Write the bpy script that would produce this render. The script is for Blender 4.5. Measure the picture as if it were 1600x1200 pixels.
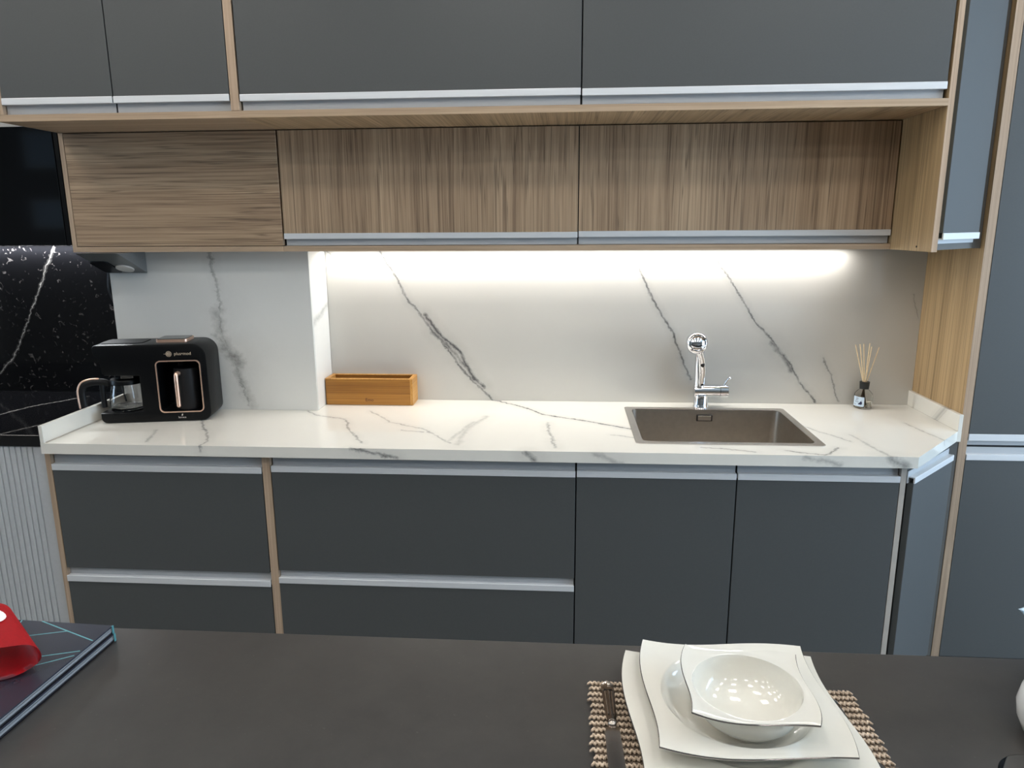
import bpy, bmesh, math, random
from mathutils import Vector, Matrix
random.seed(4)
PI = math.pi
for o in list(bpy.data.objects):
    bpy.data.objects.remove(o, do_unlink=True)
SC = bpy.context.scene
COL = SC.collection

# ------------------------------------------------------------------ camera
def set_camera():
    loc = Vector((1.6074, -2.6565, 1.5477))
    yaw, pitch, roll = (math.radians(a) for a in (4.1235, 12.3529, -0.3494))
    f = Vector((-math.sin(yaw) * math.cos(pitch), math.cos(yaw) * math.cos(pitch), -math.sin(pitch)))
    r = Vector((math.cos(yaw), math.sin(yaw), 0))
    u = r.cross(f)
    r2 = r * math.cos(roll) + u * math.sin(roll)
    u2 = -r * math.sin(roll) + u * math.cos(roll)
    m = Matrix((r2, u2, -f)).transposed().to_4x4()
    m.translation = loc
    cd = bpy.data.cameras.new('camera')
    cd.sensor_fit = 'HORIZONTAL'
    cd.sensor_width = 36
    cd.lens = 1130.196 / 1600 * 36
    cd.clip_start = 0.02
    co = bpy.data.objects.new('camera', cd)
    co.matrix_world = m
    COL.objects.link(co)
    SC.camera = co
set_camera()

# ------------------------------------------------------------------ light and exposure
SC.view_settings.view_transform = 'Standard'
SC.view_settings.look = 'None'
SC.view_settings.exposure = 0.0
SC.view_settings.gamma = 1.0
SC.view_settings.use_curve_mapping = False
SC.cycles.caustics_reflective = False
SC.cycles.caustics_refractive = False
SC.cycles.max_bounces = 10
SC.cycles.transparent_max_bounces = 12
W = bpy.data.worlds.new('world')
SC.world = W
W.use_nodes = True
W.node_tree.nodes['Background'].inputs[0].default_value = (0.75, 0.85, 1.0, 1)
W.node_tree.nodes['Background'].inputs[1].default_value = 0.2

def area(name, loc, rot, sx, sy, power, color, spread=PI):
    ld = bpy.data.lights.new(name, 'AREA')
    ld.shape = 'RECTANGLE'
    ld.size = sx
    ld.size_y = sy
    ld.energy = power
    ld.color = color
    ld.spread = spread
    o = bpy.data.objects.new(name, ld)
    o.location = loc
    o.rotation_euler = rot
    COL.objects.link(o)
    return o
DAY = (0.58, 0.78, 1.0)
area('daylight_right', (5.55, -1.95, 1.5), (0, math.radians(90), 0), 2.2, 2.8, 150, DAY)
area('daylight_left', (-5.15, -1.6, 1.5), (0, math.radians(-90), 0), 2.0, 2.0, 70, DAY)
CEIL_L = 13.5       # radiance of the ceiling panels
LED_W = 6.0        # watts of the light strip over the worktop
LED_W2 = 7.0
area('strip_light', (1.67, -0.045, 1.4605), (0, 0, 0), 1.84, 0.012, LED_W, (1.0, 0.98, 0.95))
area('strip_light_black', (-0.42, -0.018, 1.4845), (0, 0, 0), 0.66, 0.012, LED_W2, (0.93, 0.97, 1.0))

# ------------------------------------------------------------------ object helpers
ORG = {}
def thing(name, label, cat, loc=(0, 0, 0), rotz=0.0, group=None):
    o = bpy.data.objects.new(name, None)
    o.empty_display_size = 0.05
    o.location = loc
    o.rotation_euler = (0, 0, rotz)
    COL.objects.link(o)
    o['label'] = label
    o['category'] = cat
    if group:
        o['group'] = group
    ORG[o.name] = Vector(loc)
    return o

def link(name, bm, mat, parent=None, world=True, smooth=None, label=None):
    """one mesh object; world=True: the bmesh is in world axes, moved to the parent's origin (parents without turn)"""
    org = ORG.get(parent.name, Vector()) if parent else Vector()
    if world and org.length > 0:
        bmesh.ops.translate(bm, verts=bm.verts, vec=-org)
    me = bpy.data.meshes.new(name)
    bmesh.ops.recalc_face_normals(bm, faces=bm.faces)
    if smooth:
        for f in bm.faces:
            f.smooth = True
        for e in bm.edges:
            if len(e.link_faces) == 2 and e.calc_face_angle(0) > math.radians(smooth):
                e.smooth = False
    bm.to_mesh(me)
    bm.free()
    o = bpy.data.objects.new(name, me)
    COL.objects.link(o)
    if mat:
        me.materials.append(mat)
    if parent:
        o.parent = parent
        ORG[o.name] = org
    if label:
        o['label'] = label
    return o

def tag(o, label, cat, group=None):
    o['label'] = label
    o['category'] = cat
    if group:
        o['group'] = group
    return o

def struct(name, bm, mat):
    o = link(name, bm, mat)
    o['kind'] = 'structure'
    return o

def box(bm, x0, x1, y0, y1, z0, z1, bev=0.0, seg=1):
    r = bmesh.ops.create_cube(bm, size=1)
    vs = r['verts']
    for v in vs:
        v.co = Vector((x0 + (v.co.x + .5) * (x1 - x0), y0 + (v.co.y + .5) * (y1 - y0), z0 + (v.co.z + .5) * (z1 - z0)))
    if bev > 0:
        es = list({e for v in vs for e in v.link_edges})
        bmesh.ops.bevel(bm, geom=es, offset=bev, segments=seg, affect='EDGES', profile=0.5)
    return bm

def B(*a, **k):
    return box(bmesh.new(), *a, **k)

def prism(bm, pts, h0, h1, plane='xy', bev=0.0, seg=2, holes=()):
    """outline pts (list of 2-tuples) between two heights on the axis the plane leaves out"""
    def P(a, b, h):
        return {'xy': (a, b, h), 'xz': (a, h, b), 'yz': (h, a, b)}[plane]
    if not holes:
        lo = [bm.verts.new(P(a, b, h0)) for a, b in pts]
        hi = [bm.verts.new(P(a, b, h1)) for a, b in pts]
        n = len(pts)
        f0 = bm.faces.new(lo[::-1])
        f1 = bm.faces.new(hi)
        for i in range(n):
            bm.faces.new((lo[i], lo[(i + 1) % n], hi[(i + 1) % n], hi[i]))
        if bev > 0:
            bmesh.ops.recalc_face_normals(bm, faces=bm.faces)
            es = list(set(list(f0.edges) + list(f1.edges)))
            bmesh.ops.bevel(bm, geom=es, offset=bev, segments=seg, affect='EDGES', profile=0.5)
        return bm
    loops = [pts] + list(holes)
    for h in (h0, h1):
        es = []
        for lp in loops:
            vs = [bm.verts.new(P(a, b, h)) for a, b in lp]
            es += [bm.edges.new((vs[i], vs[(i + 1) % len(vs)])) for i in range(len(vs))]
        bmesh.ops.triangle_fill(bm, edges=es, use_beauty=True)
    for lp in loops:
        n = len(lp)
        for i in range(n):
            a, b = lp[i], lp[(i + 1) % n]
            q = [bm.verts.new(P(*a, h0)), bm.verts.new(P(*b, h0)), bm.verts.new(P(*b, h1)), bm.verts.new(P(*a, h1))]
            bm.faces.new(q)
    bmesh.ops.remove_doubles(bm, verts=bm.verts, dist=1e-5)
    return bm

def rrect(x0, x1, y0, y1, r, n=6, radii=None):
    """rounded rectangle outline, counter-clockwise from lower left; radii = (ll, lr, ur, ul)"""
    rr = radii or (r, r, r, r)
    out = []
    for (cx, cy, sx, sy, a0, q) in ((x0, y0, 1, 1, PI, rr[0]), (x1, y0, -1, 1, 1.5 * PI, rr[1]), (x1, y1, -1, -1, 0, rr[2]), (x0, y1, 1, -1, .5 * PI, rr[3])):
        if q <= 0:
            out.append((cx, cy))
            continue
        for i in range(n + 1):
            a = a0 + i / n * PI / 2
            out.append((cx + sx * q + q * math.cos(a), cy + sy * q + q * math.sin(a)))
    return out

def lathe(bm, prof, n=32, c=(0, 0, 0), mat=None):
    """profile of (r, z) turned about z through c"""
    rings = []
    for r, z in prof:
        if r < 1e-6:
            rings.append([bm.verts.new((c[0], c[1], c[2] + z))])
        else:
            rings.append([bm.verts.new((c[0] + r * math.cos(2 * PI * i / n), c[1] + r * math.sin(2 * PI * i / n), c[2] + z)) for i in range(n)])
    for a, b in zip(rings, rings[1:]):
        for i in range(n):
            j = (i + 1) % n
            if len(a) == 1 and len(b) == 1:
                continue
            if len(a) == 1:
                bm.faces.new((a[0], b[i], b[j]))
            elif len(b) == 1:
                bm.faces.new((a[i], a[j], b[0]))
            else:
                bm.faces.new((a[i], a[j], b[j], b[i]))
    return bm

def tube(bm, pts, r, n=10, closed=False, caps=True, sx=1.0):
    pts = [Vector(p) for p in pts]
    rad = r if isinstance(r, (list, tuple)) else [r] * len(pts)
    N = len(pts)
    rings = []
    up = None
    for i, p in enumerate(pts):
        if closed:
            t = pts[(i + 1) % N] - pts[i - 1]
        else:
            t = pts[min(i + 1, N - 1)] - pts[max(i - 1, 0)]
        t.normalize()
        if up is None:
            up = Vector((0, 0, 1)) if abs(t.z) < .9 else Vector((0, 1, 0))
        a = t.cross(up)
        if a.length < 1e-6:
            a = t.orthogonal()
        a.normalize()
        b = a.cross(t)
        up = b
        rings.append([bm.verts.new(p + (a * math.cos(2 * PI * k / n) * sx + b * math.sin(2 * PI * k / n)) * rad[i]) for k in range(n)])
    for i in range(N if closed else N - 1):
        q, s = rings[i], rings[(i + 1) % N]
        for k in range(n):
            bm.faces.new((q[k], q[(k + 1) % n], s[(k + 1) % n], s[k]))
    if caps and not closed:
        bm.faces.new(rings[0][::-1])
        bm.faces.new(rings[-1])
    return bm

def sphere(bm, c, rx, ry=None, rz=None, u=16, v=10):
    r = bmesh.ops.create_uvsphere(bm, u_segments=u, v_segments=v, radius=1)
    for w in r['verts']:
        w.co = Vector((c[0] + w.co.x * rx, c[1] + w.co.y * (ry or rx), c[2] + w.co.z * (rz or rx)))
    return bm

def smooth_path(pts, n=6):
    """Catmull-Rom through pts"""
    P = [Vector(p) for p in pts]
    P = [P[0] * 2 - P[1]] + P + [P[-1] * 2 - P[-2]]
    out = []
    for i in range(1, len(P) - 2):
        for k in range(n):
            t = k / n
            a, b, c, d = P[i - 1], P[i], P[i + 1], P[i + 2]
            out.append(.5 * ((2 * b) + (c - a) * t + (2 * a - 5 * b + 4 * c - d) * t * t + (3 * b - a - 3 * c + d) * t ** 3))
    out.append(P[-2])
    return out

def text_bm(body, size, depth=0.0002, align='CENTER', mtx=None):
    cu = bpy.data.curves.new('text', 'FONT')
    cu.body = body
    cu.size = size
    cu.align_x = align
    cu.align_y = 'CENTER'
    cu.extrude = depth
    cu.resolution_u = 3
    ob = bpy.data.objects.new('text', cu)
    COL.objects.link(ob)
    dg = bpy.context.evaluated_depsgraph_get()
    me = bpy.data.meshes.new_from_object(ob.evaluated_get(dg))
    bm = bmesh.new()
    bm.from_mesh(me)
    bpy.data.objects.remove(ob, do_unlink=True)
    bpy.data.meshes.remove(me)
    bpy.data.curves.remove(cu)
    if mtx is not None:
        bmesh.ops.transform(bm, matrix=mtx, verts=bm.verts)
    return bm
UPRIGHT = Matrix.Rotation(PI / 2, 4, 'X')     # text in x-z, read from -y

# ------------------------------------------------------------------ materials
def srgb(r, g, b):
    f = lambda c: (c / 12.92 if c <= .04045 else ((c + .055) / 1.055) ** 2.4)
    return (f(r / 255), f(g / 255), f(b / 255), 1)

class NT:
    def __init__(s, name):
        s.m = bpy.data.materials.new(name)
        s.m.use_nodes = True
        s.t = s.m.node_tree
        s.b = s.t.nodes['Principled BSDF']
    def n(s, kind, **kw):
        q = s.t.nodes.new(kind)
        for k, v in kw.items():
            if k.startswith('i_'):
                key = k[2:]
                q.inputs[int(key) if key.isdigit() else key.replace('_', ' ')].default_value = v
            else:
                setattr(q, k, v)
        return q
    def l(s, a, b):
        s.t.links.new(a, b)
    def set(s, **k):
        for a, v in k.items():
            s.b.inputs[a.replace('_', ' ')].default_value = v
        return s
    def ramp(s, fac, stops):
        q = s.n('ShaderNodeValToRGB')
        e = q.color_ramp.elements
        while len(e) < len(stops):
            e.new(.5)
        for i, (p, c) in enumerate(stops):
            e[i].position = p
            e[i].color = c
        s.l(fac, q.inputs[0])
        return q.outputs[0]
    def math(s, op, a, b=None, clamp=False):
        q = s.n('ShaderNodeMath', operation=op, use_clamp=clamp)
        for i, v in enumerate((a, b)):
            if v is None:
                continue
            if isinstance(v, (int, float)):
                q.inputs[i].default_value = v
            else:
                s.l(v, q.inputs[i])
        return q.outputs[0]
    def mix(s, fac, a, b):
        q = s.n('ShaderNodeMix', data_type='RGBA')
        for sock, v in ((q.inputs[0], fac), (q.inputs[6], a), (q.inputs[7], b)):
            if isinstance(v, (int, float, tuple)):
                sock.default_value = v
            else:
                s.l(v, sock)
        return q.outputs[2]
    def noise(s, vec, scale, detail=3, rough=.55, dist=0.0):
        q = s.n('ShaderNodeTexNoise')
        q.inputs['Scale'].default_value = scale
        q.inputs['Detail'].default_value = detail
        q.inputs['Roughness'].default_value = rough
        q.inputs['Distortion'].default_value = dist
        if vec is not None:
            s.l(vec, q.inputs['Vector'])
        return q
    def mapped(s, scale, rot=(0, 0, 0), src='Object'):
        tc = s.n('ShaderNodeTexCoord')
        mp = s.n('ShaderNodeMapping')
        mp.inputs['Scale'].default_value = scale
        mp.inputs['Rotation'].default_value = rot
        s.l(tc.outputs[src], mp.inputs['Vector'])
        return mp.outputs[0]
    def bump(s, h, strength=.2, dist=.001):
        q = s.n('ShaderNodeBump')
        q.inputs['Strength'].default_value = strength
        q.inputs['Distance'].default_value = dist
        s.l(h, q.inputs['Height'])
        s.l(q.outputs[0], s.b.inputs['Normal'])

def plain(name, col, rough=.5, metal=0.0, var=.04, scale=30, spec=.5, coat=0.0, **k):
    t = NT(name)
    c = col if len(col) == 4 else (*col, 1)
    v = t.noise(t.mapped((1, 1, 1)), scale, 4)
    lo = tuple(x * (1 - var) for x in c[:3]) + (1,)
    hi = tuple(min(1, x * (1 + var)) for x in c[:3]) + (1,)
    t.l(t.ramp(v.outputs[0], [(.3, lo), (.7, hi)]), t.b.inputs['Base Color'])
    t.set(Roughness=rough, Metallic=metal)
    t.b.inputs['Specular IOR Level'].default_value = spec
    t.b.inputs['Coat Weight'].default_value = coat
    for a, val in k.items():
        t.b.inputs[a.replace('_', ' ')].default_value = val
    return t.m

def wood(name, axis, light, mid, dark, rough=.5, freq=1.0, along=.35, lines=.6):
    """straight grain running along axis ('x', 'y' or 'z')"""
    t = NT(name)
    sc = {'x': (along, 36, 36), 'y': (36, along, 36), 'z': (36, 36, along)}[axis]
    sc = tuple(q * freq if q > 5 else q for q in sc)
    v = t.mapped(sc)
    warp = t.noise(t.mapped((1.6, 1.6, 1.6)), 1.0, 1)
    add = t.n('ShaderNodeVectorMath', operation='MULTIPLY_ADD')
    t.l(warp.outputs['Color'], add.inputs[0])
    add.inputs[1].default_value = (.35, .35, .35)
    t.l(v, add.inputs[2])
    vec = add.outputs[0]
    broad = t.noise(vec, .45, 4, .6)
    fine = t.noise(vec, 4.2, 5, .65)
    vfine = t.noise(vec, 11, 3, .6)
    thin = t.noise(vec, 1.9, 2, .5)
    s1 = t.math('ADD', t.math('MULTIPLY', broad.outputs[0], .40), t.math('MULTIPLY', fine.outputs[0], .46))
    s1 = t.math('ADD', s1, t.math('MULTIPLY', vfine.outputs[0], .14))
    colr = t.ramp(s1, [(.36, dark), (.48, mid), (.62, light)])
    ln = t.ramp(t.math('ABSOLUTE', t.math('SUBTRACT', thin.outputs[0], .5)), [(0.0, (1, 1, 1, 1)), (.028, (0, 0, 0, 1))])
    colr = t.mix(t.math('MULTIPLY', ln, lines), colr, tuple(c * .55 for c in dark[:3]) + (1,))
    t.l(colr, t.b.inputs['Base Color'])
    t.set(Roughness=rough)
    t.b.inputs['Specular IOR Level'].default_value = .35
    t.bump(fine.outputs[0], .12, .0006)
    return t.m

WL, WM, WD = srgb(196, 170, 140), srgb(166, 140, 113), srgb(120, 98, 79)
M = {}
M['wood_v'] = wood('walnut laminate, upright grain', 'z', WL, WM, WD)
M['wood_h'] = wood('walnut laminate, level grain', 'x', WL, WM, WD, along=.5)
M['wood_d'] = wood('walnut laminate, grain front to back', 'y', srgb(196, 170, 138), srgb(172, 147, 116), srgb(132, 110, 86))
M['wood_edge_x'] = wood('walnut edging, level', 'x', srgb(196, 172, 146), srgb(176, 152, 126), srgb(146, 124, 102), lines=.2)
M['wood_edge_z'] = wood('walnut edging, upright', 'z', srgb(196, 172, 148), srgb(176, 152, 128), srgb(146, 124, 104), lines=.2)
M['wood_warm_lit'] = wood('golden walnut laminate, upright grain', 'z', srgb(194, 166, 126), srgb(174, 146, 107), srgb(142, 118, 86))  # same laminate; warm light on the side faces is put into the colour
M['wood_box'] = wood('oiled beech', 'x', srgb(182, 128, 60), srgb(154, 104, 45), srgb(122, 79, 33), rough=.4, lines=.15)
M['wood_box_end'] = wood('oiled beech, end and rim', 'y', srgb(212, 160, 88), srgb(192, 140, 72), srgb(166, 114, 54), rough=.4, lines=.1)
M['anthracite'] = plain('matte anthracite laminate', srgb(77, 79, 79), .5, var=.03, scale=220, spec=.45)
M['carcass'] = plain('dark cabinet carcass', srgb(34, 34, 34), .7)
M['carcass_grey'] = plain('grey cabinet side', srgb(92, 90, 86), .6)
M['strip_grey'] = plain('pale grey edging', srgb(176, 168, 158), .5)
def alu(name, col, rough):
    t = NT(name)
    v = t.noise(t.mapped((3, 200, 200)), 3, 3)
    t.l(t.ramp(v.outputs[0], [(.3, tuple(c * .93 for c in col[:3]) + (1,)), (.7, col)]), t.b.inputs['Base Color'])
    t.set(Roughness=rough, Metallic=.2)
    return t.m
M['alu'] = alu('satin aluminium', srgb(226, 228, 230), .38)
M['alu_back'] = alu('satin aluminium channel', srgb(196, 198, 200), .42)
M['steel'] = plain('brushed stainless steel', srgb(192, 186, 178), .3, 1.0, var=.05, scale=60)
M['steel_rim'] = plain('polished steel rim', srgb(214, 208, 204), .22, 1.0, var=.03)
M['chrome'] = plain('chrome', srgb(235, 236, 240), .04, 1.0, var=.01)
M['dark_steel'] = plain('dark recess', srgb(40, 34, 30), .5, .4)
M['hood_grey'] = plain('grey painted steel', srgb(112, 114, 114), .38, .3)
M['black_plastic'] = plain('satin black plastic', srgb(8, 9, 11), .36, var=.05, spec=.22)
M['black_soft'] = plain('matte black plastic', srgb(17, 18, 20), .5, var=.05, spec=.3)
M['black_gloss'] = plain('gloss black', srgb(8, 9, 12), .06, var=.02)
M['black_cable'] = plain('black cable', srgb(26, 27, 30), .35)
M['rose_gold'] = plain('rose gold metal', srgb(246, 206, 182), .28, .75, var=.03)
M['gold_print'] = plain('pale print', srgb(190, 172, 150), .4)
M['white_print'] = plain('light print', srgb(215, 205, 195), .4)
M['dark_print'] = plain('burnt brown print', srgb(70, 30, 12), .6)
M['porcelain'] = plain('white porcelain', srgb(222, 220, 211), .05, var=.01, coat=.6)
M['platinum'] = plain('platinum band', srgb(150, 146, 144), .22, .9)
M['cutlery'] = plain('polished cutlery steel', srgb(176, 166, 158), .14, 1.0, var=.04)
M['red'] = plain('red satin cloth', srgb(206, 16, 32), .55, var=.06, scale=200)
M['white_cloth'] = plain('white cloth print', srgb(240, 238, 238), .6)
M['page'] = plain('silver grey page edge', srgb(176, 180, 186), .4, .3, scale=400, var=.1)
M['cover'] = plain('dark slate cover', srgb(46, 50, 62), .22, var=.04)
M['cover_edge'] = plain('near black cover board', srgb(16, 17, 26), .2)
M['cyan'] = plain('teal foil line', srgb(84, 148, 156), .4)
M['white_wall'] = plain('white painted wall', srgb(214, 212, 206), .7, var=.02)
M['grey_wall'] = plain('warm grey painted wall', srgb(128, 124, 118), .7, var=.02)
M['ceiling'] = plain('white ceiling', srgb(222, 222, 218), .8, var=.02)
M['floor'] = plain('grey floor tile', srgb(150, 146, 140), .35, var=.08, scale=3)
M['fluted'] = plain('pale grey fluted board', srgb(186, 189, 191), .45, var=.03, scale=80)
M['white_frame'] = plain('white window frame', srgb(225, 226, 228), .4)
M['soft_white'] = plain('white glazed ceramic', srgb(226, 226, 224), .2, var=.01)
M['cap'] = plain('black bottle collar', srgb(18, 18, 18), .35)
M['reed'] = plain('pale rattan', srgb(242, 220, 182), .6, var=.1, scale=90)
M['label_paper'] = plain('pale blue label', srgb(206, 224, 240), .5, var=.02)
M['navy'] = plain('navy print', srgb(36, 44, 84), .5)
M['lamp_glass'] = plain('frosted lamp', srgb(210, 205, 198), .3)
M['filter'] = plain('dark filter mesh', srgb(20, 22, 28), .4, .5)

def glass(name, col=(1, 1, 1, 1), ior=1.45, rough=0.0):
    t = NT(name)
    t.set(Base_Color=col, Roughness=rough, IOR=ior)
    t.b.inputs['Transmission Weight'].default_value = 1
    n = t.noise(t.mapped((1, 1, 1)), 6, 2)
    t.l(t.ramp(n.outputs[0], [(0, tuple(c * .99 for c in col[:3]) + (1,)), (1, col)]), t.b.inputs['Base Color'])
    return t.m
M['glass'] = glass('clear glass', (1, 1, 1, 1))
M['glass_blue'] = glass('pale blue glass', (.78, .93, 1.0, 1), 1.3, .12)
M['glass_blue'].node_tree.nodes['Principled BSDF'].inputs['Transmission Weight'].default_value = .6
def thin_glass(name, tint):
    """thin-walled glass: mostly clear, mirror-like at grazing angles"""
    t = NT(name)
    t.t.nodes.remove(t.b)
    out = [q for q in t.t.nodes if q.type == 'OUTPUT_MATERIAL'][0]
    tr = t.n('ShaderNodeBsdfTransparent'); tr.inputs[0].default_value = tint
    gl = t.n('ShaderNodeBsdfGlossy'); gl.inputs['Roughness'].default_value = .03
    lw = t.n('ShaderNodeLayerWeight'); lw.inputs['Blend'].default_value = .5
    mx = t.n('ShaderNodeMixShader')
    t.l(t.math('ADD', t.math('MULTIPLY', t.math('POWER', lw.outputs['Facing'], 4.0), .30), .02), mx.inputs[0])
    t.l(tr.outputs[0], mx.inputs[1]); t.l(gl.outputs[0], mx.inputs[2])
    t.l(mx.outputs[0], out.inputs[0])
    return t.m
M['thin_glass'] = thin_glass('thin clear bottle glass', (.97, .97, .95, 1))
M['oil'] = thin_glass('clear scent oil', (.96, .93, .86, 1))
M['glass_blue'] = glass('pale blue glass', (.78, .93, 1.0, 1), 1.3, .12)
M['glass_blue'].node_tree.nodes['Principled BSDF'].inputs['Transmission Weight'].default_value = .6
M['oil'] = glass('clear scent oil', (1.0, .98, .93, 1), 1.06)
M['thin_glass'] = glass('thin clear bottle glass', (1, 1, .99, 1), 1.07)
M['pane'] = glass('window pane', (1, 1, 1, 1), 1.02)
def emit(name, col, strength):
    t = NT(name)
    t.set(Base_Color=(.8, .8, .8, 1))
    t.b.inputs['Emission Color'].default_value = col
    t.b.inputs['Emission Strength'].default_value = strength
    return t.m
M['ceiling_glow'] = emit('ceiling panel glow', (1.0, .94, .87, 1), CEIL_L)
M['led_glow'] = emit('light strip glow', (1, .98, .95, 1), 4.0)

# marble with real vein lines: distance to polylines in the shader
def seg_group():
    g = bpy.data.node_groups.new('vein_segment', 'ShaderNodeTree')
    for n, ty in (('P', 'NodeSocketVector'), ('A', 'NodeSocketVector'), ('Bm', 'NodeSocketVector'), ('W', 'NodeSocketFloat'), ('S', 'NodeSocketFloat'), ('In', 'NodeSocketFloat')):
        g.interface.new_socket(n, in_out='INPUT', socket_type=ty)
    g.interface.new_socket('Out', in_out='OUTPUT', socket_type='NodeSocketFloat')
    gi = g.nodes.new('NodeGroupInput'); go = g.nodes.new('NodeGroupOutput')
    def vm(op, a, b):
        q = g.nodes.new('ShaderNodeVectorMath'); q.operation = op
        g.links.new(a, q.inputs[0])
        if b is not None:
            g.links.new(b, q.inputs[3] if op == 'SCALE' else q.inputs[1])
        return q
    def m(op, a, b, clamp=False):
        q = g.nodes.new('ShaderNodeMath'); q.operation = op; q.use_clamp = clamp
        for i, v in enumerate((a, b)):
            if isinstance(v, (int, float)): q.inputs[i].default_value = v
            elif v is not None: g.links.new(v, q.inputs[i])
        return q.outputs[0]
    pa = vm('SUBTRACT', gi.outputs['P'], gi.outputs['A']).outputs[0]
    d1 = vm('DOT_PRODUCT', pa, gi.outputs['Bm']).outputs['Value']
    d2 = vm('DOT_PRODUCT', gi.outputs['Bm'], gi.outputs['Bm']).outputs['Value']
    t = m('DIVIDE', d1, d2, True)
    pr = vm('SCALE', gi.outputs['Bm'], t).outputs[0]
    dist = vm('LENGTH', vm('SUBTRACT', pa, pr).outputs[0], None).outputs['Value']
    x = m('DIVIDE', dist, gi.outputs['W'])
    core = m('SUBTRACT', 1, x, True)
    halo = m('MULTIPLY', m('SUBTRACT', 1, m('MULTIPLY', x, .22), True), .2)
    val = m('MULTIPLY', m('ADD', core, halo), gi.outputs['S'])
    g.links.new(m('MAXIMUM', val, gi.outputs['In']), go.inputs['Out'])
    return g
SEG = seg_group()

def marble(name, base, veins, coords='top', rough=.08, warp=.012, tint=srgb(92, 92, 92), patch=None):
    """veins: list of (points, width, strength); coords: 'top' unrolls the front edge into y, 'wall' uses x-z, 'side' uses y-z"""
    t = NT(name)
    geo = t.n('ShaderNodeNewGeometry')
    sep = t.n('ShaderNodeSeparateXYZ')
    t.l(geo.outputs['Position'], sep.inputs[0])
    cmb = t.n('ShaderNodeCombineXYZ')
    if coords == 'top':
        t.l(sep.outputs[0], cmb.inputs[0])
        t.l(t.math('ADD', sep.outputs[1], t.math('SUBTRACT', sep.outputs[2], .9)), cmb.inputs[1])
    elif coords == 'wall':
        t.l(sep.outputs[0], cmb.inputs[0]); t.l(sep.outputs[2], cmb.inputs[1])
    else:
        t.l(sep.outputs[1], cmb.inputs[0]); t.l(sep.outputs[2], cmb.inputs[1])
    p0 = cmb.outputs[0]
    n1 = t.noise(p0, 9, 5, .65)
    n2 = t.noise(p0, 60, 3, .6)
    v1 = t.n('ShaderNodeVectorMath', operation='MULTIPLY_ADD')
    t.l(n1.outputs['Color'], v1.inputs[0]); v1.inputs[1].default_value = (warp * 3, warp * 3, 0); t.l(p0, v1.inputs[2])
    v2 = t.n('ShaderNodeVectorMath', operation='MULTIPLY_ADD')
    t.l(n2.outputs['Color'], v2.inputs[0]); v2.inputs[1].default_value = (warp * 1.5, warp * 1.5, 0); t.l(v1.outputs[0], v2.inputs[2])
    v3 = t.n('ShaderNodeVectorMath', operation='SUBTRACT')
    t.l(v2.outputs[0], v3.inputs[0]); v3.inputs[1].default_value = (warp * 2.25, warp * 2.25, 0)
    P = v3.outputs[0]
    cur = None
    for pts, w, s in veins:
        for a, b in zip(pts, pts[1:]):
            q = t.n('ShaderNodeGroup'); q.node_tree = SEG
            t.l(P, q.inputs['P'])
            q.inputs['A'].default_value = (a[0], a[1], 0)
            q.inputs['Bm'].default_value = (b[0] - a[0], b[1] - a[1], 0)
            q.inputs['W'].default_value = w
            q.inputs['S'].default_value = s
            if cur is not None:
                t.l(cur, q.inputs['In'])
            cur = q.outputs[0]
    br = t.noise(p0, 22, 4, .7)
    gate = t.ramp(br.outputs[0], [(.30, (.4, .4, .4, 1)), (.55, (1, 1, 1, 1))])
    f = t.math('MULTIPLY', cur, gate, True)
    cloud = t.noise(p0, 3, 3)
    bc = t.ramp(cloud.outputs[0], [(.3, tuple(c * .965 for c in base[:3]) + (1,)), (.7, base)])
    t.l(t.mix(f, bc, tint), t.b.inputs['Base Color'])
    t.set(Roughness=rough)
    t.b.inputs['Specular IOR Level'].default_value = .5
    return t.m
V_WALL = [
    ([(.925, 1.475), (.974, 1.383), (1.036, 1.277), (1.064, 1.242), (1.106, 1.186), (1.176, 1.09), (1.235, 1.012), (1.282, .963), (1.342, .902)], .0060, .8),
    ([(1.092, 1.225), (1.153, 1.146), (1.224, 1.081), (1.266, .993), (1.311, .951)], .0095, 1.0),
    ([(1.12, 1.165), (1.19, 1.09), (1.245, 1.03), (1.27, .99)], .012, .75),
    ([(1.88, 1.39), (1.942, 1.267), (1.991, 1.185), (2.034, 1.091), (2.08, .99)], .0055, .85),
    ([(2.145, 1.43), (2.211, 1.336), (2.248, 1.279), (2.311, 1.186), (2.371, 1.128), (2.434, 1.046), (2.474, .974), (2.537, .903)], .0055, .85),
    ([(2.36, 1.13), (2.40, 1.09), (2.44, 1.02)], .012, .7),
    ([(2.546, 1.07), (2.586, .999), (2.616, .908)], .005, .6),
    ([(2.015, 1.431), (2.073, 1.381)], .004, .5), ([(2.84, 1.30), (2.865, 1.22)], .003, .4), ([(.73, 1.46), (.76, 1.43)], .004, .6)]
V_COL = [([(.383, 1.475), (.389, 1.362), (.395, 1.272), (.393, 1.204), (.414, 1.123), (.442, 1.042), (.462, .924)], .009, .6),
         ([(.385, 1.25), (.392, 1.19), (.41, 1.14), (.43, 1.10)], .030, .45), ([(.405, 1.13), (.445, 1.075)], .034, .7), ([(.372, 1.17), (.39, 1.15)], .02, .5), ([(.44, 1.04), (.455, 1.0)], .026, .5), ([(.46, .97), (.48, .92)], .03, .35)]
V_SIDE = [([(.03, 1.273), (-.178, 1.216)], .02, .4)]
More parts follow.
